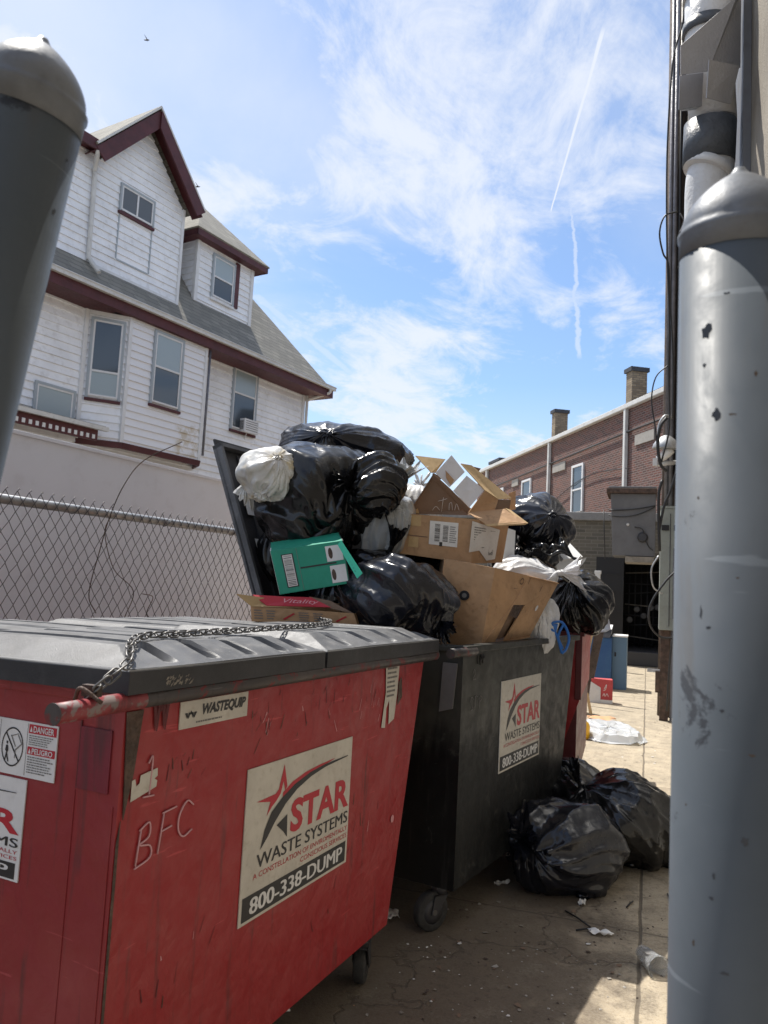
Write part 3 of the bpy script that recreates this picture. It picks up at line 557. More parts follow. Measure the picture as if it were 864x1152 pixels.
castor(blk,.09,.10,2.7,.085); castor(blk,.14,.42,.6,.075); castor(blk,1.35,.12,0); castor(blk,1.35,1.2,0); castor(blk,.1,1.2,0)
fn=side_fn(.50,.615,.62,.45); mb=MB(); plate(mb,fn,'sticker_white',.003); star_art(mb,fn,base='sticker'); mb.build('company_sticker',blk)
mb=MB(); fn=lambda a,b,e:(.10+a*.3,-.0042,.93+b*.28)
strokes(mb,[[(.25,1.0),(.27,.86)],[(.36,.98),(.44,1.0),(.43,.93),(.37,.92)],[(.37,.98),(.38,.84)],[(.46,.98),(.52,.99),(.51,.94)],[(.47,.99),(.48,.86)]],fn,.003,'ink'); strokes(mb,[[(.10,.72),(.16,.78),(.18,.70),(.11,.62),(.22,.62)],[(.05,.25),(.08,.33),(.14,.30),(.10,.22),(.14,.14),(.06,.12)],[(.22,.12),(.24,.33),(.32,.32)],[(.40,.12),(.42,.32),(.50,.28),(.42,.22)]],fn,.0015,'ink_grey'); mb.build('marker_writing',blk)
# flipped-open lid leaning back
lo=MB(); 
def lp(u,t,e=0.): # t up the slope
    return (u,1.36-.25+ (t)*.62*.72+e*.8, 1.26+t*1.02+e*.35)
for u0,u1 in ((.0,.86),(.89,1.75)):
    Q=[lp(u0,0),lp(u1,0),lp(u1,1),lp(u0,1)]; lo.prism([np.array(q) for q in Q],.012,'lid_dark')
    for k in np.linspace(u0+.17,u1-.17,4): lo.prism([np.array(lp(k-.02,.06,-.018)),np.array(lp(k+.02,.06,-.018)),np.array(lp(k+.02,.94,-.018)),np.array(lp(k-.02,.94,-.018))],.018,'lid_dark')
    for a in (u0,u1-.02): lo.prism([np.array(lp(a,0,-.055)),np.array(lp(a+.02,0,-.055)),np.array(lp(a+.02,1,-.055)),np.array(lp(a,1,-.055))],.06,'lid_plastic')
    lo.prism([np.array(lp(u0,.98,-.055)),np.array(lp(u1,.98,-.055)),np.array(lp(u1,1.,-.055)),np.array(lp(u0,1.,-.055))],.06,'lid_plastic')
ol=lo.build('open_lid',blk)
fn=lambda a,b,e: lp(.10+a*.06,.60+b*.10,-.021); m2=MB(); quad2(m2,0,0,1,1,'paper',fn); fn=lambda a,b,e: lp(.10+a*.05,.42+b*.05,-.021); quad2(m2,0,0,1,1,'paper',fn); m2.split('lid_sticker',ol)
# third dumpster ------------------------------------------------------------------
GF=frame((-.435,5.62,0),-1.5)
d3=thing('dumpster','faded red steel dumpster at the far end, mostly hidden by the black one','dumpster',mat=GF,group='dumpsters in a row along the alley')
body(d3,'red_paint','dark_red',0,1.77,1.6,1.3,cham=.15)
mb=MB(); mb.box(-.01,1.78,-.025,.02,ZT,ZT+.03,'dark_red'); mb.box(-.02,.02,.02,1.3,ZT,ZT+.028,'dark_red'); mb.box(-.012,-.001,-.012,.03,.80,ZT,'dark_red'); mb.build('rim',d3,bevel=.003)
castor(d3,.2,.35); castor(d3,1.4,.35)
# ---------------------------------------------------------------- white fence and chain-link fence
FF=frame((-4.2,4,0),6.7)
fe=thing('fence','tall smooth off-white panel fence behind the chain-link, in front of the house','fence',mat=FF)
mb=MB(); mb.box(-6.5,3.6,0,.05,.05,2.43,'vinyl_wall'); mb.build('panel',fe); mb=MB(); mb.box(-6.5,3.62,-.015,.065,2.43,2.46,'vinyl_wall'); mb.build('top_cap',fe,bevel=.004)
mb=MB(); mb.box(3.6,3.72,-.03,.08,0,2.52,'vinyl_wall'); mb.build('post',fe,bevel=.006)
CF=frame((-3.55,3.6,0),7.5)
cl=thing('chain_link_fence','rusting chain-link fence with a galvanized top rail behind the red dumpster','fence',mat=CF)
mb=MB(); mb.tube([(-2.6,0,1.90),(3.0,0,1.90)],.029,'galv',14); mb.build('top_rail',cl)
mb=MB()
for u in (-2.6,-.3,2.85): mb.tube([(u,.06,0),(u,.06,1.98)],.028,'galv',12)
mb.split('post',cl)
mb=MB(); rr=random.Random(11); p=.082; zt=1.955; zb=.35
nz=int((zt-zb)/(p*.74))
for k in range(int(5.5/p)):
    u=-2.55+k*p; pts=[]
    for j in range(nz+1):
        z=zt-j*p*.74; s=1 if j%2 else 0
        pts.append((u+s*p*.5+rr.gauss(0,.0025), (-.003 if j%2 else .003)-.026, z+rr.gauss(0,.0015)))
    mb.tube(pts,.0026,'wire',5,cap=False)
    pts=[(q[0]+p*.5-2*(q[0]-u)+ (q[0]-u) if 0 else u+p*(.5+ (0 if (i%2) else .5)),q[1],q[2]) for i,q in enumerate(pts)]
    mb.tube(pts,.0026,'wire',5,cap=False)
    mb.tube([(u+p*.0,-.026,zt),(u+.006,-.030,zt+.018),(u+.018,-.02,zt+.012)],.0026,'wire',5,cap=False)
mb.build('mesh',cl)
mb=MB()
for u in (-1.2,-.35,.45,1.3,2.1): mb.tube([(u+.03*math.sin(t),-.032+ .03*math.cos(t)*1.0+.03,1.90+.033*math.sin(t)) for t in np.linspace(0,5.6,14)],.0028,'wire',6,cap=False)
mb.split('tie',cl)
mb=MB(); P=lambda x,y:at(x,y,4.85)
mb.tube(smooth_path([P(103,700),P(108,640),P(100,672),P(112,620),P(122,585),P(140,548),P(160,520),P(185,505),P(205,498)],6),[.005]*3+[.0035]*46,'wood_pole',6) if 0 else mb.tube(smooth_path([P(108,690),P(100,668),P(112,620),P(124,580),P(140,545),P(162,518),P(205,497)],6),.0035,'wood_pole',6)
mb.tube(smooth_path([P(140,695),P(150,665),P(128,640),P(118,600),P(125,580)],6),.003,'wood_pole',5); mb.tube(smooth_path([P(175,700),P(165,690),P(172,672),P(160,668)],6),.003,'wood_pole',5)
tag(mb.build('vine',loc=P(108,690)),'dry leafless vine stem climbing the chain-link fence above the rail','vine')
# ---------------------------------------------------------------- house
HF=frame((-10.8,9,0),12)
ho=thing('house','white clapboard house with burgundy trim, steep shingle roof and two dormers','house',mat=HF)
def clip(poly,zlo,zhi):
    def half(P,f):
        out=[]
        for i in range(len(P)):
            a,b=P[i],P[(i+1)%len(P)]; fa,fb=f(a),f(b)
            if fa>=0: out.append(a)
            if fa*fb<0: t=fa/(fa-fb); out.append((a[0]+(b[0]-a[0])*t,a[1]+(b[1]-a[1])*t))
        return out
    P=half(poly,lambda q:q[1]-zlo)
    return half(P,lambda q:zhi-q[1]) if len(P)>2 else []
def siding(name,poly,fn,parent,mat='siding',c=.155):   # clapboards: each course leans out 14 mm at its lower edge
    mb=MB(); z0=min(q[1] for q in poly); z1=max(q[1] for q in poly); z0=math.floor(z0/c)*c
    k=0
    while z0+k*c<z1:
        a,b=z0+k*c,z0+(k+1)*c; P=clip(poly,a,b); k+=1
        if len(P)<3: continue
        mb.add([fn(q[0],q[1],.030*(1-(q[1]-a)/c)) for q in P],[tuple(range(len(P)))],mat)
        xs=[q[0] for q in P if abs(q[1]-a)<1e-6]
        if len(xs)>1: mb.add([fn(min(xs),a,0),fn(max(xs),a,0),fn(max(xs),a,.030),fn(min(xs),a,.030)],[(0,1,2,3)],mat)
    mb.add([fn(q[0],q[1],-.05) for q in poly],[tuple(range(len(poly)))],mat)
    return mb.build(name,parent)
front=lambda w_: (lambda u,z,e:(u,w_-e,z))
siding('wall',[(-6,0),(10.28,0),(10.28,6.95),(-6,6.95)],front(.5),ho)
siding('side_wall',[(0,0),(6,0),(6,6.95),(0,6.95)],lambda a,z,e:(10.28+e,.5+a,z),ho)
# bay: angled left face, front face, angled right face
A=np.array([3.12,.5]); B=np.array([3.84,.03]); D=np.array([5.99,.03]); E=np.array([6.3,.5])
def pan(p,q): 
    d=(q-p)/np.linalg.norm(q-p); n=np.array([d[1],-d[0]]); return lambda a,z,e:(p[0]+d[0]*a+n[0]*e,p[1]+d[1]*a+n[1]*e,z)
bay=MB(); bay.add([(A[0],A[1],4.1),(B[0],B[1],4.1),(D[0],D[1],4.1),(E[0],E[1],4.1)],[(0,1,2,3)],'burgundy')
for p,q in ((A,B),(B,D),(D,E)):
    f=pan(p,q); L_=np.linalg.norm(q-p); bay.hexa([f(-.01,4.0,.03),f(L_+.01,4.0,.03),f(L_+.01,4.0,-.02),f(-.01,4.0,-.02)],[f(-.01,4.12,.05),f(L_+.01,4.12,.05),f(L_+.01,4.12,-.02),f(-.01,4.12,-.02)],'burgundy')
b0=bay.build('bay_base',ho)
for nme,p,q in (('bay_wall',A,B),('bay_wall',B,D),('bay_wall',D,E)):
    L_=np.linalg.norm(q-p); siding(nme,[(0,4.12),(L_,4.12),(L_,6.8),(0,6.8)],pan(p,q),ho,'siding_stained' if p is B else 'siding')
mb=MB()
for x,y,wd in ((A[0],A[1],.05),(B[0]-.03,B[1]+.01,.085),(D[0]-.02,D[1],.07)): mb.box(x-wd/2,x+wd/2,y-.045,y+.03,4.12,6.8,'trim_white')
mb.box(10.22,10.32,.44,.5,0,6.95,'trim_white'); mb.box(10.28,10.34,.5,.58,0,6.95,'trim_white'); mb.box(3.84,5.99,.0,.02,6.62,6.80,'trim_white'); mb.box(3.05,3.14,.44,.5,4.1,6.9,'trim_white'); mb.split('corner_board',ho,bevel=.005)
mb=MB(); f=pan(A,B); mb.hexa([f(.05,6.62,.05),f(.82,6.62,.05),f(.82,6.62,.0),f(.05,6.62,.0)],[f(.05,6.78,.05),f(.82,6.78,.05),f(.82,6.78,.0),f(.05,6.78,.0)],'trim_white'); mb.box(3.45,3.62,.05,.2,6.70,6.80,'wood_grey'); mb.build('bay_trim',ho)
def window(fn,x0,x1,z0,z1,parent,sill='burgundy',mid=.5,panes=('glass_shade','glass_pane'),frame_m='trim_white',casing=.05,extra=None,name='window'):
    mb=MB()
    def bx(a,b,c,d,e0,e1,m): mb.hexa([fn(a,c,e1),fn(b,c,e1),fn(b,c,e0),fn(a,c,e0)],[fn(a,d,e1),fn(b,d,e1),fn(b,d,e0),fn(a,d,e0)],m)
    c=casing
    bx(x0-c,x0,z0-c,z1+c,.0,.062,'frame_grey'); bx(x1,x1+c,z0-c,z1+c,.0,.062,'frame_grey'); bx(x0,x1,z1,z1+c,.0,.062,'frame_grey')
    t=.035
    bx(x0,x0+t,z0,z1,.0,.052,frame_m); bx(x1-t,x1,z0,z1,.0,.052,frame_m); bx(x0+t,x1-t,z1-t,z1,.0,.052,frame_m); bx(x0+t,x1-t,z0,z0+t,.0,.052,frame_m)
    zm=z0+(z1-z0)*mid; bx(x0+t,x1-t,zm-.02,zm+.02,.0,.056,frame_m)
    fo=mb.build(name,parent)
    mb=MB(); bx(x0+t,x1-t,zm+.02,z1-t,.0,.040,panes[0]); bx(x0+t,x1-t,z0+t,zm-.02,.0,.037,panes[1]); mb.build('pane',fo)
    mb=MB(); bx(x0-c-.01,x1+c+.01,z0-c-.055,z0-c,-.01,.075,sill); mb.build('sill',fo)
    if extra: extra(fo)
    return fo
window(pan(A,B),.14,.70,4.98,6.52,ho,mid=.33,panes=('glass_pane','glass_shade'))
window(front(.03),4.47,5.22,5.12,6.60,ho,mid=.52)
w3=window(front(.5),7.44,8.27,5.22,6.70,ho,mid=.60)
window(front(.5),2.16,2.95,4.3,4.95,ho,mid=.02,panes=('glass_shade','glass_shade'))
mb=MB(); mb.box(7.75,8.27,.30,.49,5.17,5.50,'trim_white'); 
for k in range(5): mb.box(7.79,8.23,.295,.2995,5.22+k*.055,5.235+k*.055,'ink_grey')
for k in range(4): mb.box(7.735,7.7495,.34+k*.035,.355+k*.035,5.22,5.45,'ink_grey')
mb.tube([(7.95,.40,5.17),(7.98,.48,5.02)],.012,'trim_white',6); tag(mb.build('air_conditioner',loc=None,parent=None),'small white air conditioner hanging out of the right-hand upper house window','air conditioner')
ac=bpy.data.objects['air_conditioner']; ac.matrix_world=HF
# porch roof with dentils
mb=MB(); mb.prism([(-3,.45,4.42),(3.3,.45,4.42),(3.30,-.12,4.30),(-3,-.12,4.30)],.03,'shingles'); mb.box(-3,3.34,-.18,-.10,4.23,4.31,'gutter'); mb.box(-3,3.16,-.09,-.03,4.02,4.23,'burgundy')
for k in range(46): mb.box(-3+k*.134,-3+k*.134+.06,-.105,-.09,4.05,4.13,'trim_white')
mb.box(-3,3.1,-.03,.49,4.14,4.20,'burgundy'); mb.build('porch_roof',ho)
# main roof: steep, hipped at the far right end
TA=1.37
def rz(w_): return 7.06+w_*TA
mb=MB(); e0,e1=-.10,10.85; T_=3.4
b=lambda u,w_:(u,w_,rz(w_))
mb.prism([b(-6,-.1),b(e1,-.1),b(e1-T_-.1,T_),b(-6,T_)],.04,'shingles')
mb.prism([(e1,-.1,rz(-.1)),(e1,9.,rz(-.1)),(e1-T_-.1,9.-T_,rz(T_)),(e1-T_-.1,T_,rz(T_))],.04,'shingles')
mb.build('roof',ho)
mb=MB(); mb.box(-6,e1+.02,-.20,-.11,6.90,7.00,'gutter'); mb.box(-6,e1+.03,-.215,-.195,6.975,7.005,'gutter'); mb.build('gutter',ho,bevel=.008)
mb=MB(); mb.box(-6,e1,-.108,-.07,6.70,6.93,'burgundy'); mb.box(-6,e1,-.07,.49,6.70,6.74,'burgundy'); mb.box(e1-.04,e1,-.07,8,6.70,6.93,'burgundy'); mb.box(10.34,e1-.04,.49,8,6.70,6.74,'burgundy'); mb.build('eave',ho)
mb=MB(); mb.tube(smooth_path([(10.62,-.15,6.93),(10.62,-.14,6.80),(10.45,.2,6.66),(10.36,.40,6.55),(10.36,.41,6.3),(10.36,.41,0)],5),.04,'gutter',10); mb.build('downpipe',ho)
mb=MB(); mb.tube([(6.08,.0,6.68),(6.08,.0,4.25)],.028,'conduit',8); mb.build('downpipe',ho)
# gable dormer
W0=.4
siding('gable_wall',[(2.97,7.55),(5.29,7.55),(5.29,9.72),(4.15,11.05),(2.97,9.72)],front(W0),ho)
siding('dormer_side',[(0,7.55),(2.2,10.7),(2.2,9.7),(0,9.7)][:0] or [(0,7.5),(.02,7.5),(1.55,9.7),(0,9.7)],lambda a,z,e:(5.29+e,W0+a,z),ho)

mb=MB(); mb.box(5.26,5.33,W0-.05,W0+.02,7.5,9.75,'trim_white'); mb.box(2.97,5.30,W0-.045,W0-.022,7.52,7.60,'trim_white'); mb.split('corner_board',ho)
ap=np.array([4.15,11.42]); rl=np.array([2.66,9.80]); rr_=np.array([5.62,9.80])
mb=MB()
for e in (rl,rr_):
    d=(e-ap)/np.linalg.norm(e-ap); n=np.array([-d[1],d[0]]); n=n if n[1]<0 else -n
    q=[ap,e,e+n*.30+d*(-.02),ap+np.array([0,-.42])]
    mb.prism([(p_[0],W0-.34,p_[1]-.03) for p_ in q],.04,'burgundy')
    mb.prism([(ap[0],W0-.30,ap[1]-.12),(e[0],W0-.30,e[1]-.12),(e[0],W0+.02,e[1]-.12),(ap[0],W0+.02,ap[1]-.12)],.02,'burgundy')
mb.build('bargeboard',ho)
mb=MB()
for e in (rl,rr_): mb.prism([(ap[0],W0-.38,ap[1]),(e[0],W0-.38,e[1]),(e[0],3.6,e[1]),(ap[0],3.6,ap[1])],.05,'shingles')
mb.build('gable_roof',ho)
mb=MB()
for e in (rl,rr_): 
    P_=[(ap[0],W0-.385,ap[1]+.012),(e[0],W0-.385,e[1]+.012),(e[0],W0-.36,e[1]+.012),(ap[0],W0-.36,ap[1]+.012)]; mb.prism(P_,.04,'gutter')
mb.build('roof_edge',ho)
window(front(W0),3.58,4.42,8.98,9.50,ho,mid=.02,panes=('glass_pane','glass_pane'),casing=.04)
mb=MB()
for a,b_,c_,d_ in ((3.56,3.59,7.92,8.9),(4.43,4.46,7.92,8.9),(3.59,4.43,7.90,7.93)): mb.box(a,b_,W0-.03,W0-.018,c_,d_,'frame_grey')
mb.box(3.98,4.02,W0-.052,W0-.03,9.0,9.48,'trim_white'); mb.build('patched_panel',ho)
mb=MB(); mb.tube(smooth_path([(2.72,W0-.30,9.74),(2.78,W0-.22,9.62),(2.86,W0-.07,9.45),(2.88,W0-.07,9.2),(2.90,W0-.07,7.75),(2.92,W0-.10,7.62),(3.0,W0-.30,7.35)],5),.045,'gutter',10); mb.build('downpipe',ho)
siding('gable_wall',[(-3,7.5),(2.97,7.5),(2.97,9.85),(-3,9.85)],front(W0+.004),ho)
mb=MB(); mb.prism([(-3,W0-.3,9.95),(3.2,W0-.3,9.95),(3.2,3,10.9),(-3,3,10.9)],.05,'shingles'); mb.box(-3,2.7,W0-.33,W0-.28,9.72,9.93,'burgundy'); mb.box(-3,2.9,W0-.28,W0+.01,9.8,9.84,'burgundy'); mb.build('roof',ho)
# hipped dormer
W1=.7
siding('dormer_wall',[(6.12,7.98),(8.05,7.98),(8.05,9.5),(6.12,9.5)],front(W1),ho)
siding('dormer_side',[(0,8.0),(.02,8.0),(1.12,9.5),(0,9.5)],lambda a,z,e:(6.12-e,W1+a,z),ho)
siding('dormer_side',[(0,8.0),(.02,8.0),(1.12,9.5),(0,9.5)],lambda a,z,e:(8.05+e,W1+a,z),ho)
mb=MB(); 
for x in (6.12,8.05): mb.box(x-.05,x+.05,W1-.05,W1+.04,7.98,9.5,'trim_white')
mb.split('corner_board',ho)
window(front(W1),6.66,7.36,8.30,9.30,ho,mid=.5,sill='trim_white')
mb=MB(); mb.box(7.42,7.56,W1-.058,W1-.018,8.26,9.42,'burgundy'); mb.build('shutter',ho)
u0_,u1_,we=5.82,8.36,W1-.28; zt_=9.62
mb=MB(); mb.box(u0_,u1_,we,we+.03,9.45,9.60,'burgundy'); mb.box(u0_,u0_+.03,we,2.2,9.45,9.60,'burgundy'); mb.box(u1_-.03,u1_,we,2.2,9.45,9.60,'burgundy'); mb.box(u0_,u1_,we+.03,2.2,9.46,9.49,'burgundy'); mb.build('eave',ho)
k=[(u0_-.03,we-.03,zt_),(u1_+.03,we-.03,zt_),(u1_+.03,3,zt_),(u0_-.03,3,zt_)]; a1=(7.09,1.75,11.05); a2=(7.09,3.2,11.05)
mb=MB(); mb.prism([k[0],k[1],a1],.04,'shingles'); mb.prism([k[1],k[2],a2,a1],.04,'shingles'); mb.prism([k[3],k[0],a1,a2],.04,'shingles'); mb.build('dormer_roof',ho)
# back wall so the house has depth
mb=MB(); mb.box(-6,10.2,6.4,6.5,0,6.9,'siding'); mb.build('back_wall',ho)
# ---------------------------------------------------------------- brick building
BR=frame((.436,24.,0),-29.5)
bb=thing('brick_building','long dark red brick building with white coping and downpipes behind the alley','building',mat=BR)
mb=MB(); mb.box(-9,18.4,-12,0,0,7.72,'brick_red'); mb.build('wall',bb)
mb=MB(); mb.box(-9,18.55,-.25,.16,7.72,7.88,'gutter'); mb.build('gutter',bb,bevel=.02)
for s in (2.3,8.6,16.6,-4.5):
    mb=MB(); mb.box(s-.07,s+.07,.02,.14,0,7.72,'gutter'); mb.build('downpipe',bb,bevel=.015)
def bwin(s0,s1,z0,z1):
    f=lambda u,z,e:(u,e,z)
    mb=MB(); c=.09
    def bx(a,b,c0,d,e0,e1,m): mb.box(a,b,e0,e1,c0,d,m)
    bx(s0-c,s0,z0,z1,.004,.07,'trim_white'); bx(s1,s1+c,z0,z1,.004,.07,'trim_white'); bx(s0-c,s1+c,z1,z1+c,.004,.07,'trim_white'); bx(s0,s1,(z0+z1)/2-.03,(z0+z1)/2+.03,.004,.06,'trim_white')
    o=mb.build('window',bb); mb=MB(); mb.box(s0,s1,.004,.03,z0,z1,'glass_pane'); mb.build('pane',o); mb=MB(); mb.box(s0-c-.05,s1+c+.05,.004,.14,z0-.12,z0,'stone'); mb.build('sill',o)
bwin(5.55,6.35,4.65,6.35); bwin(10.7,11.6,4.65,6.45); bwin(14.2,15.1,4.65,6.45); bwin(-1.2,-.3,4.65,6.45)
mb=MB()
for s0,s1,z0,z1 in ((7.1,8.3,6.42,6.75),(12.2,13.0,6.42,6.72),(.6,1.75,6.42,6.75)): mb.box(s0,s1,.004,.05,z0,z1,'stone')
mb.split('stone_block',bb)
mb=MB(); mb.tube([(-6,.08,6.95),(2,.07,6.95),(8.,.07,6.85),(18,.07,6.7)],.03,'cable',6); mb.tube(smooth_path([(2.2,.08,5.75),(4.2,.08,5.9),(6.0,.08,5.75),(8.3,.08,5.2)],5),.015,'cable',5); mb.split('wall_cable',bb)
def chim(s0,s1,z0,z1,dep=(-1.6,-.7),m='brick_tan'):
    mb=MB(); mb.box(s0,s1,dep[0],dep[1],z0,z1,m); o=mb.build('chimney',bb)
    mb=MB(); mb.box(s0-.06,s1+.06,dep[0]-.06,dep[1]+.06,z1,z1+.14,'tar'); mb.box(s0-.04,s1+.04,dep[0]-.04,dep[1]+.04,z0,z0+.35,'tar'); mb.build('chimney_cap',o)
chim(2.66,3.05,7.75,9.15,(-.85,-.3)); chim(9.0,9.35,7.75,9.1,(-.85,-.3)); chim(17.0,18.6,7.75,8.35,m='tar')
mb=MB(); mb.box(.2,4.6,-4.0,-1.75,7.75,8.9,'tar'); mb.build('roof_hut',bb)
# ---------------------------------------------------------------- low annex with dark doorway
an=thing('annex','low grey-brown brick annex with a dark open doorway at the end of the alley','building',(-1.2,20,0))
mb=MB(); mb.box(-5.,.18,0,5,0,3.45,'brick_grey'); mb.box(1.62,2.4,0,5,0,3.45,'brick_grey'); mb.box(.18,1.62,0,5,2.55,3.45,'brick_grey'); mb.box(.18,1.62,3.,3.1,0,2.55,'near_black'); mb.build('wall',an)
mb=MB(); mb.box(-5.1,2.5,-.12,5,3.45,3.66,'concrete_grey'); mb.build('coping',an,bevel=.02)
mb=MB(); mb.box(.02,.66,-.62,-.56,.10,2.52,'near_black'); 
for k in range(5): mb.box(.12,.64,-.635,-.621,.3+k*.45,.34+k*.45,'near_black')
mb.build('door',an)
mb=MB(); mb.box(.18,1.62,-.8,3.,.0,.33,'dark_metal'); mb.build('step',an,bevel=.02)
rr=random.Random(3)
cl_=thing('utility_meters','jumble of grey pipes and meters inside the dark annex doorway','meters',(-.2,21,.3))
for k in range(6):
    mb=MB(); x=-.22+k*.17; z=.5+rr.uniform(0,.9); mb.lathe((x,.2,z),(0,-1,0),[(0,.08),(.08,.08),(.1,.06)],'box_grey',14); mb.build('meter',cl_)
mb=MB()
for k in range(7): x=-.25+k*.15; mb.tube([(x,.35,0),(x,.35,2.1)],.02,'dark_metal',6); mb.tube([(-.35,.3,.3+k*.27),(.75,.3,.3+k*.27+rr.uniform(-.1,.1))],.018,'wood_grey' if k%3==0 else 'dark_metal',6)
mb.split('pipe',cl_)
# big grey metal box on the wall
hb=thing('metal_cabinet','large weathered grey sheet-metal box mounted high on the right wall above the doorway','cabinet',(-.31,16,0))
mb=MB(); mb.hexa([(-.36,0,2.38),(.44,0,2.38),(.44,.9,2.38),(-.36,.9,2.38)],[(-.42,0,3.62),(.44,0,3.62),(.44,.9,3.62),(-.42,.9,3.62)],'box_grey'); mb.build('body',hb,bevel=.01)
mb=MB(); mb.box(-.50,.46,-.08,.98,3.62,3.72,'rust'); mb.box(-.46,.45,-.05,.95,3.72,3.76,'box_grey'); mb.build('top_flange',hb,bevel=.01)
mb=MB(); mb.box(-.12,.42,-.03,.9,2.26,2.37,'wood_grey'); mb.build('support_board',hb)
mb=MB(); mb.lathe((-.08,-.002,3.0),(0,-1,0),[(0,.03),(.02,.025),(.025,.01)],'pvc',14); mb.lathe((.2,-.002,2.75),(0,-1,0),[(0,.10),(.03,.1),(.06,.07)],'dark_metal',18); mb.build('dial',hb)
mb=MB(); mb.tube(arc((-.45,-.03,3.28),(.42,-.03,3.38),.03),.012,'cable',6); mb.tube(arc((-.45,-.03,3.18),(.42,-.03,3.36),.10),.010,'cable',6); mb.tube(smooth_path([(.05,-.03,2.95),(.2,-.05,2.9),(.3,-.04,2.6),(.40,-.05,2.5)],5),.012,'cable',6); mb.build('wiring',hb)
mb=MB(); mb.tube([(-.55,0,3.3),(-.50,0,2.3)],.01,'cable',5); mb.build('wire_drop',hb)
# ---------------------------------------------------------------- right wall
rw=thing('stucco_building','tan rough-stucco building wall close on the right of the alley','building',(.42,0,0))
mb=MB(); mb.box(0,4,-8,18.5,1.0,9,'stucco'); mb.box(-.012,4,-8,18.5,0,1.0,'cream_wall'); mb.build('wall',rw)
mb=MB(); mb.box(-.05,-.001,3.72,3.95,0,9,'conduit') if 0 else None; mb.box(-.035,-.001,3.75,6.4,0.9,9,'box_grey'); mb.build('side_panel',rw)
# utility pole
pl_=thing('utility_pole','dark weathered wooden utility pole standing against the right wall','utility pole',(.285,11.2,0))
mb=MB(); mb.tube([(0,0,0),(0.01,0,5),(.0,0,11.5)],[.135,.13,.125],'wood_pole',20); mb.build('pole',pl_)
mb=MB(); mb.tube([(-.07,-.15,2.8),(-.07,-.14,11.4)],.025,'conduit',8); mb.tube([(-.015,-.16,2.8),(-.015,-.16,11.4)],.03,'conduit',8); mb.tube([(.05,-.14,3.2),(.05,-.14,11.4)],.022,'cable',8); mb.split('conduit',pl_)
rr=random.Random(8)
mb=MB()
Q=lambda x,y,Z=9.6: at(x,y,Z)
mb.tube(smooth_path([Q(776,-30),Q(768,25),Q(757,70),Q(751,160),Q(750,240),Q(751,300),Q(753,360),Q(752,420),Q(753,480),Q(744,520)],5),.011,'cable',6)
mb.tube(smooth_path([Q(762,238),Q(748,243),Q(742,262),Q(746,285),Q(752,298),Q(754,340),Q(757,400),Q(757,470)],5),.011,'cable',6)
mb.tube(smooth_path([Q(753,410),Q(738,424),Q(733,450),Q(737,480),Q(740,510)],5),.009,'cable',6)
mb.tube(smooth_path([Q(750,470),Q(743,480),Q(740,500),Q(743,522),Q(750,530)],5),.02,'cable',7)
mb.tube(smooth_path([Q(765,240),Q(770,250),Q(764,262)],5),.008,'conduit',6); mb.tube(smooth_path([Q(762,300),Q(770,308),Q(775,300)],5),.008,'cable',6)
mb.tube(smooth_path([Q(764,520),Q(755,550),Q(747,570),Q(741,600)],5),.018,'cable',6); mb.tube(smooth_path([Q(745,540),Q(741,560),Q(742,620)],5),.02,'cable',6)
tag(mb.build('cables',loc=Q(750,300)),'loose black cables looping down the left side of the utility pole','cables')
for j in range(1):
    mb=MB(); 
    mb.tube(smooth_path([Q(741,625),Q(733,640),Q(735,660),Q(745,668)],6),.010,'galv',6); mb.tube(smooth_path([Q(763,640),Q(748,655),Q(732,680),Q(731,702),Q(742,716),Q(758,718)],6),.014,'cable',6); mb.tube(smooth_path([Q(762,660),Q(760,700),Q(754,740),Q(750,800)],6),.014,'cable',6)
    tag(mb.build('cables',loc=Q(741,625)),'black cables hanging from the grey-green electrical cabinet down the brown post','cables')
# lamp
la=thing('wall_lamp','small dome-shaped grey lamp with a crook arm fixed to the utility pole','lamp',Q(750,490,10.3))
mb=MB(); mb.lathe(Q(749,505,10.3),(.05,-.1,1),[(0,.17),(.01,.172),(.06,.160),(.12,.12),(.16,.07),(.18,.03),(.185,.0)],'galv',24); mb.build('lamp_shade',la,local=False)
mb=MB(); mb.lathe(Q(745,514,10.3),(.3,-.1,.2),[(-.06,.05),(.02,.06),(.10,.055),(.16,.04)],'foam',14); mb.build('bulb',la,local=False)
mb=MB(); mb.tube(smooth_path([Q(741,498,10.35),Q(741,480,10.4),Q(748,468,10.4),Q(756,470,10.45)],6),.018,'galv',8); mb.tube([Q(740,522,10.3),Q(764,520,10.4)],.03,'pvc',8); mb.box(-.03,.03,-.03,.03,-.05,.05,'pvc',Matrix.Translation(Vector([float(c) for c in Q(737,520,10.3)]))); mb.split('arm',la,local=False)
# electrical cabinet on post
ec=thing('electrical_cabinet','tall narrow grey-green electrical cabinet carried on a brown steel post by the wall','cabinet',(.275,10.75,0))
mb=MB(); mb.box(-.13,.12,-.12,.18,1.15,2.72,'box_greygreen'); mb.build('body',ec,bevel=.008); mb=MB(); mb.box(-.14,.13,-.13,.19,2.72,2.75,'box_greygreen'); mb.box(-.012,-.004,-.128,-.121,1.2,2.65,'dark_metal'); mb.box(.03,.07,-.13,-.121,1.3,2.2,'box_grey'); mb.build('cover',ec)
mb=MB()
for x in (-.07,.08): mb.box(x-.045,x+.045,-.135,-.121,2.43,2.50,'near_black')
mb.build('handle',ec)
mb=MB(); mb.box(-.105,-.0,-.05,.05,0,1.149,'rust'); mb.box(.02,.05,-.02,.02,0,1.149,'conduit'); mb.box(-.16,-.10,-.05,.02,.35,.62,'rust'); mb.box(-.26,-.10,-.03,.0,.60,.64,'galv'); mb.build('post',ec)
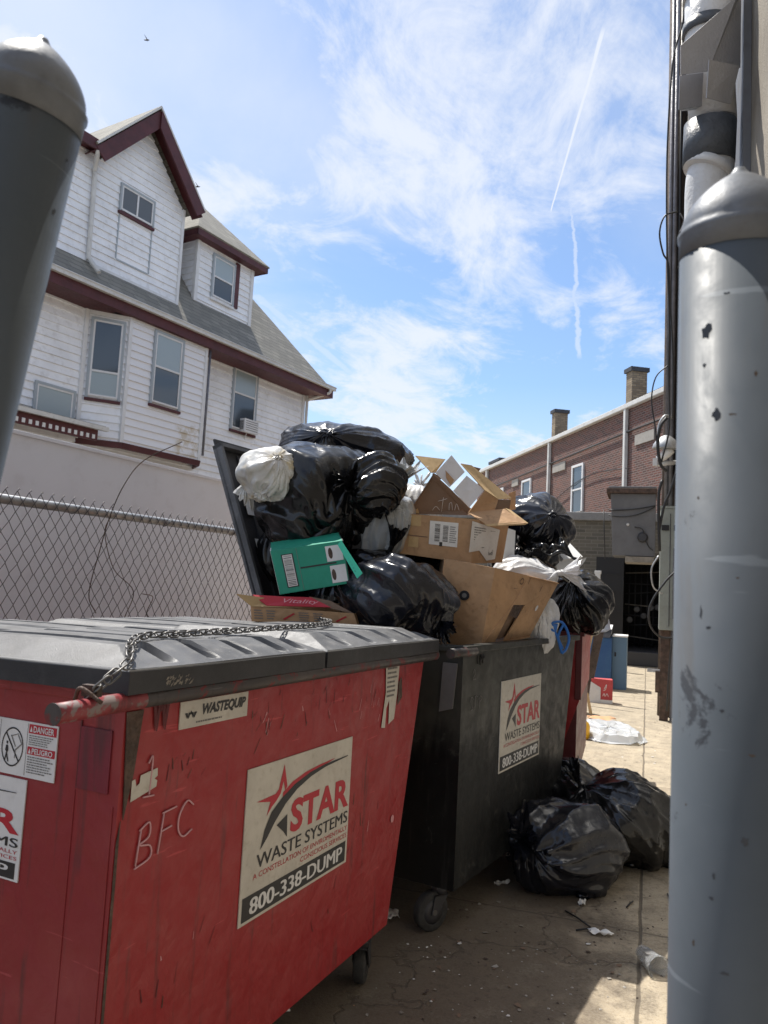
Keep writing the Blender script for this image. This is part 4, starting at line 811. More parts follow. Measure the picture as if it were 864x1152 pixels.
# vent hood and pipe high on the wall (nearest)
vh=thing('vent_hood','white folded sheet-metal vent hood fixed high on the stucco wall','vent hood',at(800,100,3.6))
Z=3.55; a=[at(766,50,Z-.1),at(828,-5,Z-.05),at(834,-5,Z+.15),at(832,75,Z+.15),at(797,82,Z)]
mb=MB(); mb.prism([at(766,51,Z-.06),at(766,84,Z-.06),at(797,80,Z-.02)],.004,'vent_metal'); mb.prism([at(766,51,Z-.06),at(797,80,Z-.02),at(833,76,Z+.12),at(834,-8,Z+.12),at(829,-4,Z+.06)],.004,'vent_metal'); mb.build('hood',vh,local=False)
mb=MB(); mb.prism([at(798,67,Z-.14),at(795,110,Z-.14),at(822,117,Z-.02),at(832,74,Z-.02)],.004,'vent_metal'); mb.build('flap',vh,local=False)
mb=MB(); mb.prism([at(765,85,Z+.0),at(764,123,Z+.0),at(792,118,Z+.14),at(796,81,Z+.14)],.004,'vent_metal'); mb.prism([at(764,123,Z),at(792,118,Z+.14),at(790,122,Z+.2),at(768,124,Z+.1)],.004,'galv'); mb.build('side_plate',vh,local=False)
vp_=thing('drain_pipe','fat white and dark grey drainpipe with an offset elbow running up the right wall','pipe',at(800,300,3.7))
Z=3.75
mb=MB(); mb.tube([at(802,138,Z),at(797,40,Z),at(797,-40,Z)],.108,'pvc',28); mb.build('upper_pipe',vp_,local=False)
mb=MB(); mb.tube([at(797,185,Z),at(799,140,Z)],.120,'pvc_dark',28); mb.build('coupling',vp_,local=False)
mb=MB(); mb.tube(smooth_path([at(797,330,Z),at(796,240,Z),at(797,205,Z),at(800,188,Z),at(800,178,Z)],5),.105,'pvc',28); mb.tube([at(795,196,Z-.01),at(799,188,Z-.01)],.118,'pvc',28); mb.build('lower_pipe',vp_,local=False)
mb=MB(); mb.tube([at(796,40,Z),at(797,28,Z)],.118,'pvc_dark',28); mb.tube([at(797,2,Z),at(798,-8,Z)],.12,'galv',28); mb.build('clamp',vp_,local=False)
newmat('chip_dark',(.05,.057,.07),.6); newmat('ghost_seam',(.10,.075,.06),.7)
# ---------------------------------------------------------------- posts in front
def post(top,low,r,label,chips=()):
    top=np.array(top); low=np.array(low); ax=unit(top-low); t=(0-low[2])/ax[2]; base=low+ax*t; H=np.linalg.norm(top-base)
    o=thing('steel_post',label,'post',base,group='capped steel posts in the foreground')
    mb=MB(); mb.lathe(base,ax,[(0,r),(H-.091,r)],'post_paint',56); mb.build('shaft',o,local=False)
    c=H-.090; mb=MB(); R_=r*1.012
    pr=[(c-.002,r*1.0),(c-.002,R_),(c+.016,R_),(c+.019,R_*1.03),(c+.023,R_*1.03),(c+.026,R_*.98)]
    for q in range(1,15):
        th=q/15; pr.append((c+.026+.0605*th,R_*.975*(1-th**1.8)**.8))
    pr+=[(c+.0868,R_*.12),(c+.0895,R_*.09),(c+.0905,R_*.03)]
    mb.lathe(base,ax,pr,'post_cap',56); mb.build('cap',o,local=False)
    rr=random.Random(6); mb=MB()
    for (x,y,sx,sy) in chips:
        d=at(x,y,1.)-CAM; def_=d-ax*(d@ax); e=(CAM-base)-ax*((CAM-base)@ax); A2=def_@def_; B2=def_@e; C2=e@e-r*r; D2=B2*B2-A2*C2
        if D2<=0: continue
        P0=CAM+d*((-B2-math.sqrt(D2))/A2); rad=(P0-base)-ax*((P0-base)@ax); nr=unit(rad); tg=np.cross(ax,nr); s=.00092
        pts=[]
        for k in range(11):
            t=k/11*2*math.pi; q=rr.uniform(.3,.85); aa=math.cos(t)*sx*s*q; bb=math.sin(t)*sy*s*q; an=aa/r
            pts.append(base+ax*((P0-base)@ax+bb)+(nr*math.cos(an)+tg*math.sin(an))*(r+.0005))
        mb.add(pts+[base+ax*((P0-base)@ax)+nr*(r+.0006)],[(k,(k+1)%11,11) for k in range(11)],rr.choice(['chip_dark','chip_dark','ghost_seam']))
    mb.split('paint_chip',o,local=False)
    return o
post(at(49,43,.83),at(-80,590,.83),.0580,'blurred leaning grey steel post at the left edge of the view',chips=((60,238,5,7),(30,420,4,6),(75,180,3,3)))
post(at(832,189,.80),at(816,1152,.80),.0568,'upright scuffed grey steel post at the right edge of the view',chips=((795,372,9,15),(806,466,7,11),(824,466,5,2),(793,411,3,4),(789,690,2.5,13),(797,706,4,3),(838,946,6,7),(812,800,4,3),(803,985,3,5),(800,1010,4,3),(772,905,2,2),(846,850,6,2),(830,650,3,2),(786,560,2,4),(818,330,5,2),(850,420,3,6),(780,1060,3,5),(815,1095,7,3)))
# ---------------------------------------------------------------- garbage bags
def bag_mesh(name, seed, half=(.3,.25,.3), knot=(0,0,1), slack=1.2, nu=132, nv=84, iters=170, lumps=7, lump_amp=.16, tuft=.11, flat=None, amp=.17, grav=.0006, crumple=.019):
    rng=np.random.default_rng(seed)
    half=np.array(half,float); k=np.array(knot,float); k/=np.linalg.norm(k)
    a=np.array([1,0,0]) if abs(k[0])<.8 else np.array([0,1,0]); e1=np.cross(k,a); e1/=np.linalg.norm(e1); e2=np.cross(k,e1)
    ld=rng.normal(size=(lumps,3)); ld/=np.linalg.norm(ld,axis=1)[:,None]; la=rng.uniform(-.3,1,lumps)*lump_amp; lw=rng.uniform(3,9,lumps)
    pn=rng.normal(size=(26,3)); pn/=np.linalg.norm(pn,axis=1)[:,None]; ph_=rng.uniform(.8,1.12,26)
    def L(d):
        s=np.ones(d.shape[:-1])
        for i in range(lumps): s=s+la[i]*np.exp(-lw[i]*(1-d@ld[i]))
        f=np.zeros(d.shape[:-1])
        for i in range(len(pn)): f+=(np.maximum(d@pn[i],0)/ph_[i])**9
        return s*np.minimum(1.12,1/np.maximum(f,1e-9)**(1/9.))
    nt=12; nb=nv-nt                      # last nt rows: neck and tuft
    th=np.linspace(math.pi*.985,.07,nb); ph=np.arange(nu)*2*math.pi/nu
    T,P=np.meshgrid(th,ph,indexing='ij')
    D=np.sin(T)[...,None]*(np.cos(P)[...,None]*e1+np.sin(P)[...,None]*e2)+np.cos(T)[...,None]*k
    X=np.zeros((nv,nu,3)); X[:nb]=D*(L(D)*1.01)[...,None]*half
    tip=X[nb-1].mean(0); kd=k*half; kd=kd/np.linalg.norm(kd)
    f1=np.cross(kd,a); f1/=np.linalg.norm(f1); f2=np.cross(kd,f1)
    fold=np.zeros(nu)
    for q in range(6): fold+=rng.uniform(.3,1)*np.sin(rng.integers(3,12)*ph+rng.uniform(0,6.3))
    fold/=np.abs(fold).max()
    bend=rng.normal(size=3)*.5
    for j in range(nt):
        t=j/(nt-1)
        r=.014 if t<.3 else .014+ (t-.3)*tuft*.75
        rr=r*(1+.75*fold*min(1,t*1.8+.2))
        c=tip+kd*(.012+t*tuft)+bend*tuft*t*t*.6
        X[nb+j]=c+rr[:,None]*(np.cos(ph)[:,None]*f1+np.sin(ph)[:,None]*f2*.7)
        X[nb+j]+=kd*(fold*.5*tuft*t)[:,None]*.5
    # rest lengths of a tube
    circ=np.linalg.norm(np.roll(X,-1,1)-X,axis=2).sum(1)
    Cmax=circ[:nb].max()*slack
    ru=np.full((nv,1),Cmax/nu); ru[:10,0]*=np.linspace(.12,1,10)**.7
    rv=np.linalg.norm(X[1:]-X[:-1],axis=2).mean(1,keepdims=True)*1.06
    n=rng.normal(size=X.shape)*.004; n[nb-3:]*=.2
    # low-frequency seeds for folds
    for q in range(14):
        m=rng.integers(4,26); n+= (np.sin(m*P_all(ph,nv)+rng.uniform(0,6.3)+rng.uniform(-3,3)*np.linspace(0,1,nv)[:,None])*rng.uniform(.001,.004))[...,None]*unit(X-tip*0)
    X=X+n; V=np.zeros_like(X)
    pin=(np.arange(nv)>=nb-1)|(np.arange(nv)==0)
    keep=X[pin].copy()
    def corr(A,B,rest,ks,kc):
        d=B-A; l=np.linalg.norm(d,axis=2)+1e-9
        e=(l-rest)/l
        kk=np.where(l>rest,ks,kc); e=np.clip(e,-.6,.6)
        return d*(e*kk*.5)[...,None]
    for it in range(iters):
        Xo=X.copy()
        X=X+V*.9; X[...,2]-=grav
        for sub in range(3):
            for par in (0,1):                 # around
                idx=np.arange(par,nu,2); jd=(idx+1)%nu
                c=corr(X[:,idx],X[:,jd],ru,.9,.22); X[:,idx]+=c; X[:,jd]-=c
            for par in (0,1):                 # along
                i0=np.arange(par,nv-1,2)
                c=corr(X[i0],X[i0+1],rv[i0],.9,.3); X[i0]+=c; X[i0+1]-=c
            R=np.roll(X,-1,1)                 # shear, jacobi
            rd=np.sqrt(ru[:-1]**2+rv**2)
            c=corr(X[:-1],R[1:],rd,.3,.05); X[:-1]+=c; 
            Y=X.copy(); Y[1:]-=np.roll(c,1,1); X=Y
            L2=np.roll(X,1,1); c=corr(X[:-1],L2[1:],rd,.3,.05); X[:-1]+=c; X[1:]-=np.roll(c,-1,1)
            c=corr(X,np.roll(X,-2,1),ru*1.96,.0,.10); X+=c; X-=np.roll(c,2,1)   # bending
            c=corr(X[:-2],X[2:],rv[:-1]+rv[1:],.0,.10); X[:-2]+=c; X[2:]-=c
        S=X/half; rho=np.linalg.norm(S,axis=2)+1e-9; Dd=S/rho[...,None]; l=L(Dd)
        tgt=np.clip(rho,l,l*(1+amp)); tgt=tgt*.7+rho*.3*(rho>l)+l*.3*(rho<=l)
        X[~pin]=(X*(tgt/rho)[...,None])[~pin]
        if flat is not None: X[...,2]=np.maximum(X[...,2],flat)
        X[pin]=keep
        V=(X-Xo); V=np.clip(V,-.01,.01)
    # finer grid, then creases: pleats running out from the knot and crumpled ridges
    A_=(-np.roll(X,1,1)+9*X+9*np.roll(X,-1,1)-np.roll(X,-2,1))/16; Z_=np.empty((nv,nu*2,3)); Z_[:,0::2]=X; Z_[:,1::2]=A_; X=Z_; nu*=2
    B_=np.concatenate([2*X[:1]-X[1:2],X,2*X[-1:]-X[-2:-1]]); M_=(-B_[:-3]+9*B_[1:-2]+9*B_[2:-1]-B_[3:])/16
    Z_=np.empty((2*nv-1,nu,3)); Z_[0::2]=X; Z_[1::2]=M_; X=Z_; nv=2*nv-1; nb=2*nb-1
    dx=np.roll(X,-1,1)-np.roll(X,1,1); dy=np.gradient(X,axis=0); N=unit(np.cross(dx,dy))
    if (N*(X-X[:nb].mean((0,1)))).sum()<0: N=-N
    tt=np.ones(nv)*0; tt[:nb]=np.linspace(math.pi*.985,.07,nb); tt=tt[:,None]; uu=(np.arange(nu)*2*math.pi/nu)[None]
    wv=vnoise(X*5+3,rng)
    pl=0
    for q in range(5):
        m=rng.integers(9,30); pl=pl+rng.uniform(.4,1)*(1-np.abs(np.sin(m*uu*.5+rng.uniform(-2,2)*tt+2.2*wv+rng.uniform(0,6))))**2.2*np.clip(1.3*vnoise(X*3.5+q*7,rng)-.15,0,1)
    pl=pl*np.exp(-tt/1.0)*np.sin(np.clip(tt,0,1.57))*1.5
    W_=X+.05*(vnoise(X*7,rng)-.5)[...,None]
    rd=lambda sc_: (1-np.abs(2*vnoise(W_*sc_+rng.uniform(0,9,3),rng)-1))**2
    st=np.array([1,1,.42]); r1=(1-np.abs(2*vnoise(W_*st*9+5,rng)-1))**2.5
    def mer(fr,ft,sh):
        q=np.stack([np.cos(uu)*fr+0*tt,np.sin(uu)*fr+0*tt,tt*ft+0*uu],-1)+sh+(wv*.7)[...,None]
        return (1-np.abs(2*vnoise(q,rng)-1))**sh_
    sh_=2.6; o1=rng.uniform(0,9,2)
    m1=mer(4.5,.9,o1[0]); m2=mer(9.,1.6,o1[1]); f=np.sin(np.clip(tt,0,3.1))**.5
    dsp=pl*1.2+(1.25*m1+.75*m2)*f+.45*r1+.13*rd(15.)+.08*rd(31.)-.75
    bm_=np.clip((nb-5-np.arange(nv))/14.,0,1)[:,None]*np.clip(np.arange(nv)/10.,0,1)[:,None]
    X=X+N*(dsp*bm_*crumple)[...,None]
    if flat is not None: X[...,2]=np.maximum(X[...,2],flat)
    verts=X.reshape(-1,3); nn=nv*nu
    verts=np.vstack([verts,X[0].mean(0)[None]])
    i=np.arange(nv-1)[:,None]*nu; j=np.arange(nu)[None]; j2=(j+1)%nu
    F=np.stack([i+j,i+j2,i+nu+j2,i+nu+j],-1).reshape(-1,4)[:, ::-1]
    faces=F.tolist()+[[nn,int(b),int(c)] for b,c in zip(range(nu),[(q+1)%nu for q in range(nu)])]
    me=bpy.data.meshes.new(name); me.from_pydata(verts.tolist(),[],faces); me.update()
    me.polygons.foreach_set('use_smooth',[True]*len(me.polygons))
    return me
def P_all(ph,nv): return np.repeat(ph[None],nv,0)

def vnoise(p,rng,_t={}):
    if 't' not in _t: _t['t']=np.random.default_rng(5).random((32,32,32))
    T=_t['t']; p=p+40.; i=np.floor(p).astype(int); f=p-i; f=f*f*(3-2*f); i&=31; j=(i+1)&31
    x0,y0,z0=i[...,0],i[...,1],i[...,2]; x1,y1,z1=j[...,0],j[...,1],j[...,2]; fx,fy,fz=f[...,0],f[...,1],f[...,2]
    L=lambda a,b,t:a+(b-a)*t
    return L(L(L(T[x0,y0,z0],T[x1,y0,z0],fx),L(T[x0,y1,z0],T[x1,y1,z0],fx),fy),L(L(T[x0,y0,z1],T[x1,y0,z1],fx),L(T[x0,y1,z1],T[x1,y1,z1],fx),fy),fz)

def bag(name,label,px,py,Z,half,knot,seed,mat='bag_black',group='bags heaped on the black dumpster',rot=0.,slack=1.45,tilt=0.,sub=1,cat='garbage bag',**k):
    me=bag_mesh(name,seed,half=half,knot=knot,slack=slack,**k); me.materials.append(MATS[mat])
    o=bpy.data.objects.new(name,me); C.objects.link(o); p=at(px,py,Z) if Z is not None else np.array(px); o.location=[float(c) for c in p]; o.rotation_euler=(0,R(tilt),YAW+rot)
    return tag(o,label,cat,group)
GB='garbage_bag'
bag(GB,'big black garbage bag at the top left of the heap, its knot facing the camera',352,560,4.15,(.31,.30,.29),(.62,-.75,.10),3,nu=170,nv=110)
bag(GB,'smaller black garbage bag pulled tight right of the big knotted bag',421,544,3.98,(.150,.16,.145),(-.85,-.5,-.05),14,tuft=.06)
bag(GB,'flattened shiny black bag lying across the very top of the heap',392,506,4.55,(.40,.30,.15),(.3,.9,-.2),21,mat='bag_blueblack',tilt=4,slack=1.6,lump_amp=.35,crumple=.026)
bag(GB,'white plastic bag stained yellow with food waste, topmost at the left of the heap',297,527,3.90,(.15,.15,.115),(-.5,.6,-.4),5,mat='bag_food',slack=1.2)
bag(GB,'clear grey plastic bag bulging beside the mid carton',433,588,4.10,(.145,.15,.19),(.2,-.3,.9),6,mat='bag_grey',slack=1.5)
bag(GB,'white translucent bag peeping out behind the open carton',466,572,4.9,(.17,.2,.16),(.2,.3,.9),8,mat='bag_white',slack=1.3)
bag(GB,'small black bag wedged above the shiny creased bag',425,642,3.98,(.19,.18,.12),(.3,-.2,.9),9)
bag(GB,'shiny deeply creased black bag hanging over the lid gap between the dumpsters',447,672,3.68,(.25,.24,.185),(.75,-.35,-.55),10,slack=1.9,nu=170,nv=110,tuft=.08,crumple=.036,lump_amp=.1,mat='bag_blueblack')
bag(GB,'black bag in the shade behind the green carton',345,625,4.35,(.24,.22,.22),(.1,.3,.9),11)
bag(GB,'dark bag packed between the cartons and the creased bag',478,655,4.45,(.20,.20,.25),(.1,.3,.9),12)
bag(GB,'black bag slumped behind the open carton on the right of the heap',598,588,5.1,(.25,.26,.21),(-.3,.9,-.25),13,mat='bag_blueblack',tilt=12,slack=1.7,nu=150)
bag(GB,'crumpled black bag below the slumped one on the right of the heap',592,628,4.95,(.20,.2,.16),(-.3,-.8,.3),15,slack=1.9,crumple=.014)
bag(GB,'round black bag at the far right end of the heap',652,673,5.5,(.185,.24,.215),(-.5,-.6,.6),16,slack=1.6)
bag(GB,'white plastic bag sagging behind the lower carton',588,648,4.62,(.20,.22,.11),(.8,-.4,.2),17,mat='bag_white',slack=1.5)
bag(GB,'white plastic bag hanging over the rim beside the lower carton',600,700,4.55,(.125,.15,.20),(.2,-.3,.9),18,mat='bag_white',slack=1.5)
bag(GB,'black bag filling the near corner of the black dumpster',395,690,4.25,(.33,.30,.22),(.1,.2,.9),19)
bag(GB,'black bag deep under the right cartons',560,712,4.95,(.30,.30,.20),(.1,.2,.9),20)
G2='bags dumped on the ground'
bag(GB,'black garbage bag on the ground with its fanned knot at the upper left',(-.40,4.32,.185),0,None,(.29,.28,.205),(-.75,-.62,.38),31,nu=180,nv=120,flat=-.18,group=G2,slack=1.6,tuft=.16,crumple=.030,mat='bag_blueblack')
bag(GB,'larger black garbage bag on the ground nearer the right post',(-.17,4.88,.215),0,None,(.45,.38,.24),(-.45,-.05,.85),32,nu=190,nv=130,flat=-.21,group=G2,slack=1.6,tuft=.10,crumple=.034)
bag(GB,'dark garbage bag on the ground pressed against the black dumpster',(-.42,5.05,.24),0,None,(.27,.28,.25),(-.5,.6,.45),33,flat=-.235,group=G2,slack=1.6,crumple=.03)
# ---------------------------------------------------------------- cartons
def carton(name,label,ref,parts,cat='box',group=None):
    o=thing(name,label,cat,ref,group=group)
    for nme,mb in parts: mb.build(nme,o,local=False)
    return o
def face_fn(tl,tr,br,bl):                       # art on a face with corners given in space; e lifts towards the camera
    tl,tr,br,bl=[np.array(q,float) for q in (tl,tr,br,bl)]; n=unit(np.cross(tr-tl,bl-tl)); n=n if n@(CAM-tl)>0 else -n
    return lambda a,b,e: (tl*(1-a)+tr*a)*b+(bl*(1-a)+br*a)*(1-b)+n*(e+.0015)
CG='cartons thrown on the heap'
# big lower carton
a_=at(501,629,3.95); b_=at(557,639,3.83); c_=at(541,727,3.80); d_=at(490,722,3.92)
e_=at(629,656,4.35); f_=at(597,716,4.30); back=fw*.25
mb=MB(); mb.prism([a_,d_,c_,b_],.006,'cardboard'); left=mb
mb=MB(); mid=lambda p,q,t: p+(q-p)*t
m1=mid(b_,e_,.50); m2=mid(c_,f_,.30)
mb.prism([b_,c_,mid(c_,f_,.24),mid(b_,e_,.28)+np.array([0,0,-.165]),mid(b_,e_,.46)+np.array([0,0,-.155]),m1],.006,'cardboard')
mb.prism([m1+fw*.012,mid(b_,e_,.46)+np.array([0,0,-.155])+fw*.012,mid(c_,f_,.44)+fw*.02,f_+fw*.02,e_+fw*.02],.006,'cardboard')
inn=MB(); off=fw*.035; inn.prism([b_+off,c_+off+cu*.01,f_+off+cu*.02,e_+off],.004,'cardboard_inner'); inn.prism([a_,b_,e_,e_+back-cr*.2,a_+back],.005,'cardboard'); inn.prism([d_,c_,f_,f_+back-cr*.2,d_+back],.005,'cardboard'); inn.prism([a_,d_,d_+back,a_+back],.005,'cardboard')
tp=MB(); q1=mid(b_,e_,.30)+np.array([0,0,-.172])+fw*.02; tp.prism([q1,q1+cr*.052,q1+cr*.036-cu*.075,q1-cr*.012-cu*.075],.002,'orange_cloth') if 0 else tp.prism([mid(b_,e_,.27)+np.array([0,0,-.150])+fw*.015,mid(b_,e_,.27)+np.array([0,0,-.22])-cr*.02+fw*.015,mid(b_,e_,.40)+np.array([0,0,-.23])-cr*.02+fw*.015,mid(b_,e_,.45)+np.array([0,0,-.150])+fw*.015],.002,'rust')
ho_=MB(); fn=face_fn(a_,b_,c_,d_); ring=[(.50+.105*math.cos(t),.60+.062*math.sin(t)) for t in np.linspace(0,2*math.pi,20,endpoint=False)]; poly2(ho_,ring,'near_black',fn,.010); ring=[(.50+.05*math.cos(t),.60+.03*math.sin(t)) for t in np.linspace(0,2*math.pi,12,endpoint=False)]; poly2(ho_,ring,'ink_grey',fn,.0108)
_f0=face_fn(b_,e_,f_,c_); fn=lambda a,b,e:_f0(a,b,e+.006); pr_=MB(); fauxlines(pr_,.31,.70,.44,.80,3,fn,'rust',4); 
for t in range(8): 
    al=t*math.pi/4; poly2(pr_,[(.40+.03*math.cos(al),.90+.05*math.sin(al)),(.40+.03*math.cos(al+.7),.90+.05*math.sin(al+.7)),(.40+.022*math.cos(al+.7),.90+.035*math.sin(al+.7)),(.40+.022*math.cos(al),.90+.035*math.sin(al))],'rust',fn)
poly2(pr_,[(.800+.022*math.cos(t),.52+.05*math.sin(t)) for t in np.linspace(0,2*math.pi,12,endpoint=False)],'cardboard_white',fn,.001)
poly2(pr_,[(.505,.97),(.512,.97),(.47,.30),(.463,.30)],'rust',fn,.0008); poly2(pr_,[(.735,.90),(.742,.90),(.70,.50),(.693,.50)],'rust',fn,.0008)
carton('cardboard_box','large plain brown cardboard box with a round hand hole, lowest carton on the rim',a_,[('end_panel',left),('side_panel',mb),('lining',inn),('tape',tp),('hand_hole',ho_),('print',pr_)],group=CG)
# middle carton with labels
A_=at(449,577,4.02); B_=at(533,584,4.02); C_=at(530,634,4.02); D_=at(446,622,4.02); E_=at(572,592,4.28); F_=at(565,633,4.28); bk=fw*.30-cr*.03
mb=MB(); P_=[A_,B_,E_,E_+bk*.7,A_+bk]; mb.prism([A_,D_,C_,B_],.006,'cardboard'); mb.prism([B_,C_,F_,E_],.006,'cardboard'); mb.prism(P_,.005,'cardboard'); mb.prism([D_,D_+bk,F_+bk*.7,F_,C_],.005,'cardboard'); mb.prism([A_,A_+bk,D_+bk,D_],.005,'cardboard')
t1=MB(); fn=face_fn(A_,B_,C_,D_); quad2(t1,.05,.72,.30,.98,'cardboard_pale',fn,.001); quad2(t1,.0,.47,.40,.49,'cardboard_inner',fn,.001); quad2(t1,.15,.20,.28,.45,'cardboard_pale',fn,.0008)
l1=MB(); quad2(l1,.42,.32,.80,.88,'paper',fn,.001); barcode(l1,.49,.40,.56,.82,fn,'ink',3,.0016,True); barcode(l1,.60,.42,.67,.80,fn,'ink',6,.0016,True); fauxlines(l1,.69,.40,.78,.80,8,fn,'ink_grey',5,.0016); quad2(l1,.56,.30,.60,.40,'ink',fn,.0016)
l2=MB(); fn2=face_fn(B_,E_,F_,C_); poly2(l2,[(-.05,.95),(.75,.86),(.72,.10),(.45,.06),(.20,.30),(-.10,.25)],'paper',fn2,.002); fauxlines(l2,.02,.35,.40,.85,9,fn2,'ink_grey',12,.0028); barcode(l2,.48,.20,.62,.80,fn2,'ink',5,.0028,True)
carton('cardboard_box','scuffed brown cardboard box with white shipping labels, in the middle of the carton stack',A_,[('carton',mb),('tape',t1),('shipping_label',l1),('shipping_label',l2)],group=CG)
# open carton on top
z0=4.15
P=lambda x,y,dz=0.: at(x,y,z0+dz)
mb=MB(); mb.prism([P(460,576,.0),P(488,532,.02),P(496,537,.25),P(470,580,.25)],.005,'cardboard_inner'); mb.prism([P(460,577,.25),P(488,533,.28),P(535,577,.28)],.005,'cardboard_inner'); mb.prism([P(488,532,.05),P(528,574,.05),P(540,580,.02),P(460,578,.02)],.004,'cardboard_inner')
op=MB(); op.prism([P(487,532,.0),P(506,549,.0),P(530,573,.0),P(526,578,.02),P(486,538,.02)],.005,'cardboard_inner')
rt=MB(); rt.prism([P(518,522,.02),P(530,524,.06),P(575,561,.10),P(560,562,.02),P(545,552,-.02)],.005,'cardboard_pale'); rt.prism([P(545,552,-.02),P(560,562,.02),P(556,574,.02),P(527,576,-.02)],.005,'cardboard'); rt.prism([P(560,562,.03),P(574,562,.10),P(572,574,.12),P(556,574,.02)],.005,'cardboard_inner')
w1_=MB(); w1_.prism([P(508,512,.0),P(490,532,-.03),P(506,548,-.03),P(523,531,.0)],.004,'cardboard_white'); tr=MB(); tr.prism([P(501,529,-.04),P(511,540,-.04),P(507,546,-.04),P(502,538,-.04)],.001,'cardboard')
w2_=MB(); w2_.prism([P(525,535,.0),P(510,552,-.035),P(528,571,-.035),P(545,551,-.01)],.004,'cardboard_white')
f1=MB(); f1.prism([P(467,513,.05),P(501,517,.08),P(490,532,.03),P(485,532,.0)],.004,'cardboard_pale')
f2=MB(); f2.prism([P(526,577,-.02),P(568,573,.0),P(592,589,-.08),P(549,592,-.12)],.004,'cardboard'); f2.prism([P(568,572,.0),P(574,574,-.0),P(594,589,-.08),P(590,590,-.08)],.004,'cardboard_pale'); f2.prism([P(545,590,-.121),P(549,592,-.125),P(592,590,-.085),P(585,587,-.081)],.003,'cardboard_pale')
sp_=MB(); fn=face_fn(P(482,548,.03),P(524,548,.03),P(524,577,.03),P(482,577,.03)); 
strokes(sp_,[[(.35,.05),(.40,.6)],[(.25,.45),(.5,.55)],[(.55,.1),(.56,.35),(.62,.38),(.64,.1)],[(.70,.1),(.75,.35),(.82,.1)],[(.10,.1),(.2,.25),(.3,.1)]],lambda a,b,e: fn(a,b,.003),.0012,'paper')
sd=MB(); sd.prism([P(460,577,.02),P(472,579,.02),P(470,572,.02)],.004,'cardboard_pale')
rb=MB(); rb.prism([P(525,523,.2),P(541,527,.22),P(535,534,.22)],.004,'cardboard_inner'); rb.prism([P(572,555,.3),P(580,552,.3),P(580,573,.3),P(572,575,.3)],.004,'cardboard')
carton('cardboard_box','open torn cardboard box with white inner flaps, topmost of the carton stack',P(500,560),[('carton',mb),('edge',op),('side_panel',rt),('white_flap',w1_),('white_flap',w2_),('tear',tr),('flap',f1),('flap',f2),('print',sp_),('corner',sd),('back_panel',rb)],group=CG)
# green carton
Zg=3.62
A_=at(304,620,Zg); B_=at(386,608,Zg); C_=at(394,656,Zg-.03); D_=at(315,669,Zg-.03); bk=fw*.26+cu*.03-cr*.035
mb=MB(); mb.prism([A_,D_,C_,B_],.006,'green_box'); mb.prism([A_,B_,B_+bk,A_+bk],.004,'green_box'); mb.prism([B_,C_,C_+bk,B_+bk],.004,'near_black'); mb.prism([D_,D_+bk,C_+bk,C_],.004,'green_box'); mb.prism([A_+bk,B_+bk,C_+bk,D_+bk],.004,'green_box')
s_=MB(); A2=A_-cr*.008; D2=D_-cr*.012; s_.prism([A_-cr*.006+fw*.005,A_-cr*.007-cu*.17+cr*.02+fw*.005,D_+cr*.0+fw*.005,A_+fw*.004],.003,'pink_box') if 0 else s_.prism([A_+bk*.35,D_+bk*.35,D_-cr*.001,A_-cr*.001],.004,'cardboard_white')
g=MB(); fn=face_fn(A_,B_,C_,D_); quad2(g,.13,.12,.29,.88,'ink',fn,.001); quad2(g,.145,.14,.275,.86,'paper',fn,.0014); barcode(g,.155,.16,.265,.84,fn,'ink_grey',5,.0018,True)
quad2(g,.36,.50,.86,.535,'ink',fn,.0012); quad2(g,.74,.56,.965,.92,'cardboard_white',fn,.001); quad2(g,.76,.06,.975,.46,'cardboard_white',fn,.001)
for yy in (.62,.12): poly2(g,[(.80+.03*math.cos(t),yy+.13+.13*math.sin(t)) for t in np.linspace(0,2*math.pi,14,endpoint=False)],'rust',fn,.0016)
quad2(g,.345,.02,.350,.98,'ink_grey',fn,.0008)
fl=MB(); fl.prism([at(380,613,Zg-.05),at(384,608,Zg-.05),at(408,645,Zg-.12),at(402,651,Zg-.12)],.004,'green_bright'); fn=face_fn(at(384,610,Zg-.052),at(386,611,Zg-.052),at(405,647,Zg-.12),at(403,648,Zg-.12)); 
fauxlines(fl,-.6,.1,1.0,.9,9,fn,'green_box',3,.001)
carton('cardboard_box','green printed carton with barcode and two white patches, tilted at the left of the heap',A_,[('carton',mb),('end_panel',s_),('print',g),('flap',fl)],group=CG)
# small boxes under it
mb=MB(); A_=at(379,654,3.66); mb.prism([A_,at(381,678,3.66),at(391,679,3.66),at(389,657,3.66)],.02,'cardboard_white'); mb.prism([at(391,657,3.70),at(392,679,3.70),at(400,677,3.70),at(399,655,3.70)],.06,'cardboard_pale')
fn=face_fn(at(392,660,3.70),at(399,658,3.70),at(400,675,3.70),at(393,676,3.70)); fauxlines(mb,.2,.2,.8,.8,4,fn,'ink_grey',3,.002); tag(mb.build('small_carton',loc=A_),'small white and cream carton standing under the right end of the green carton','box',CG)
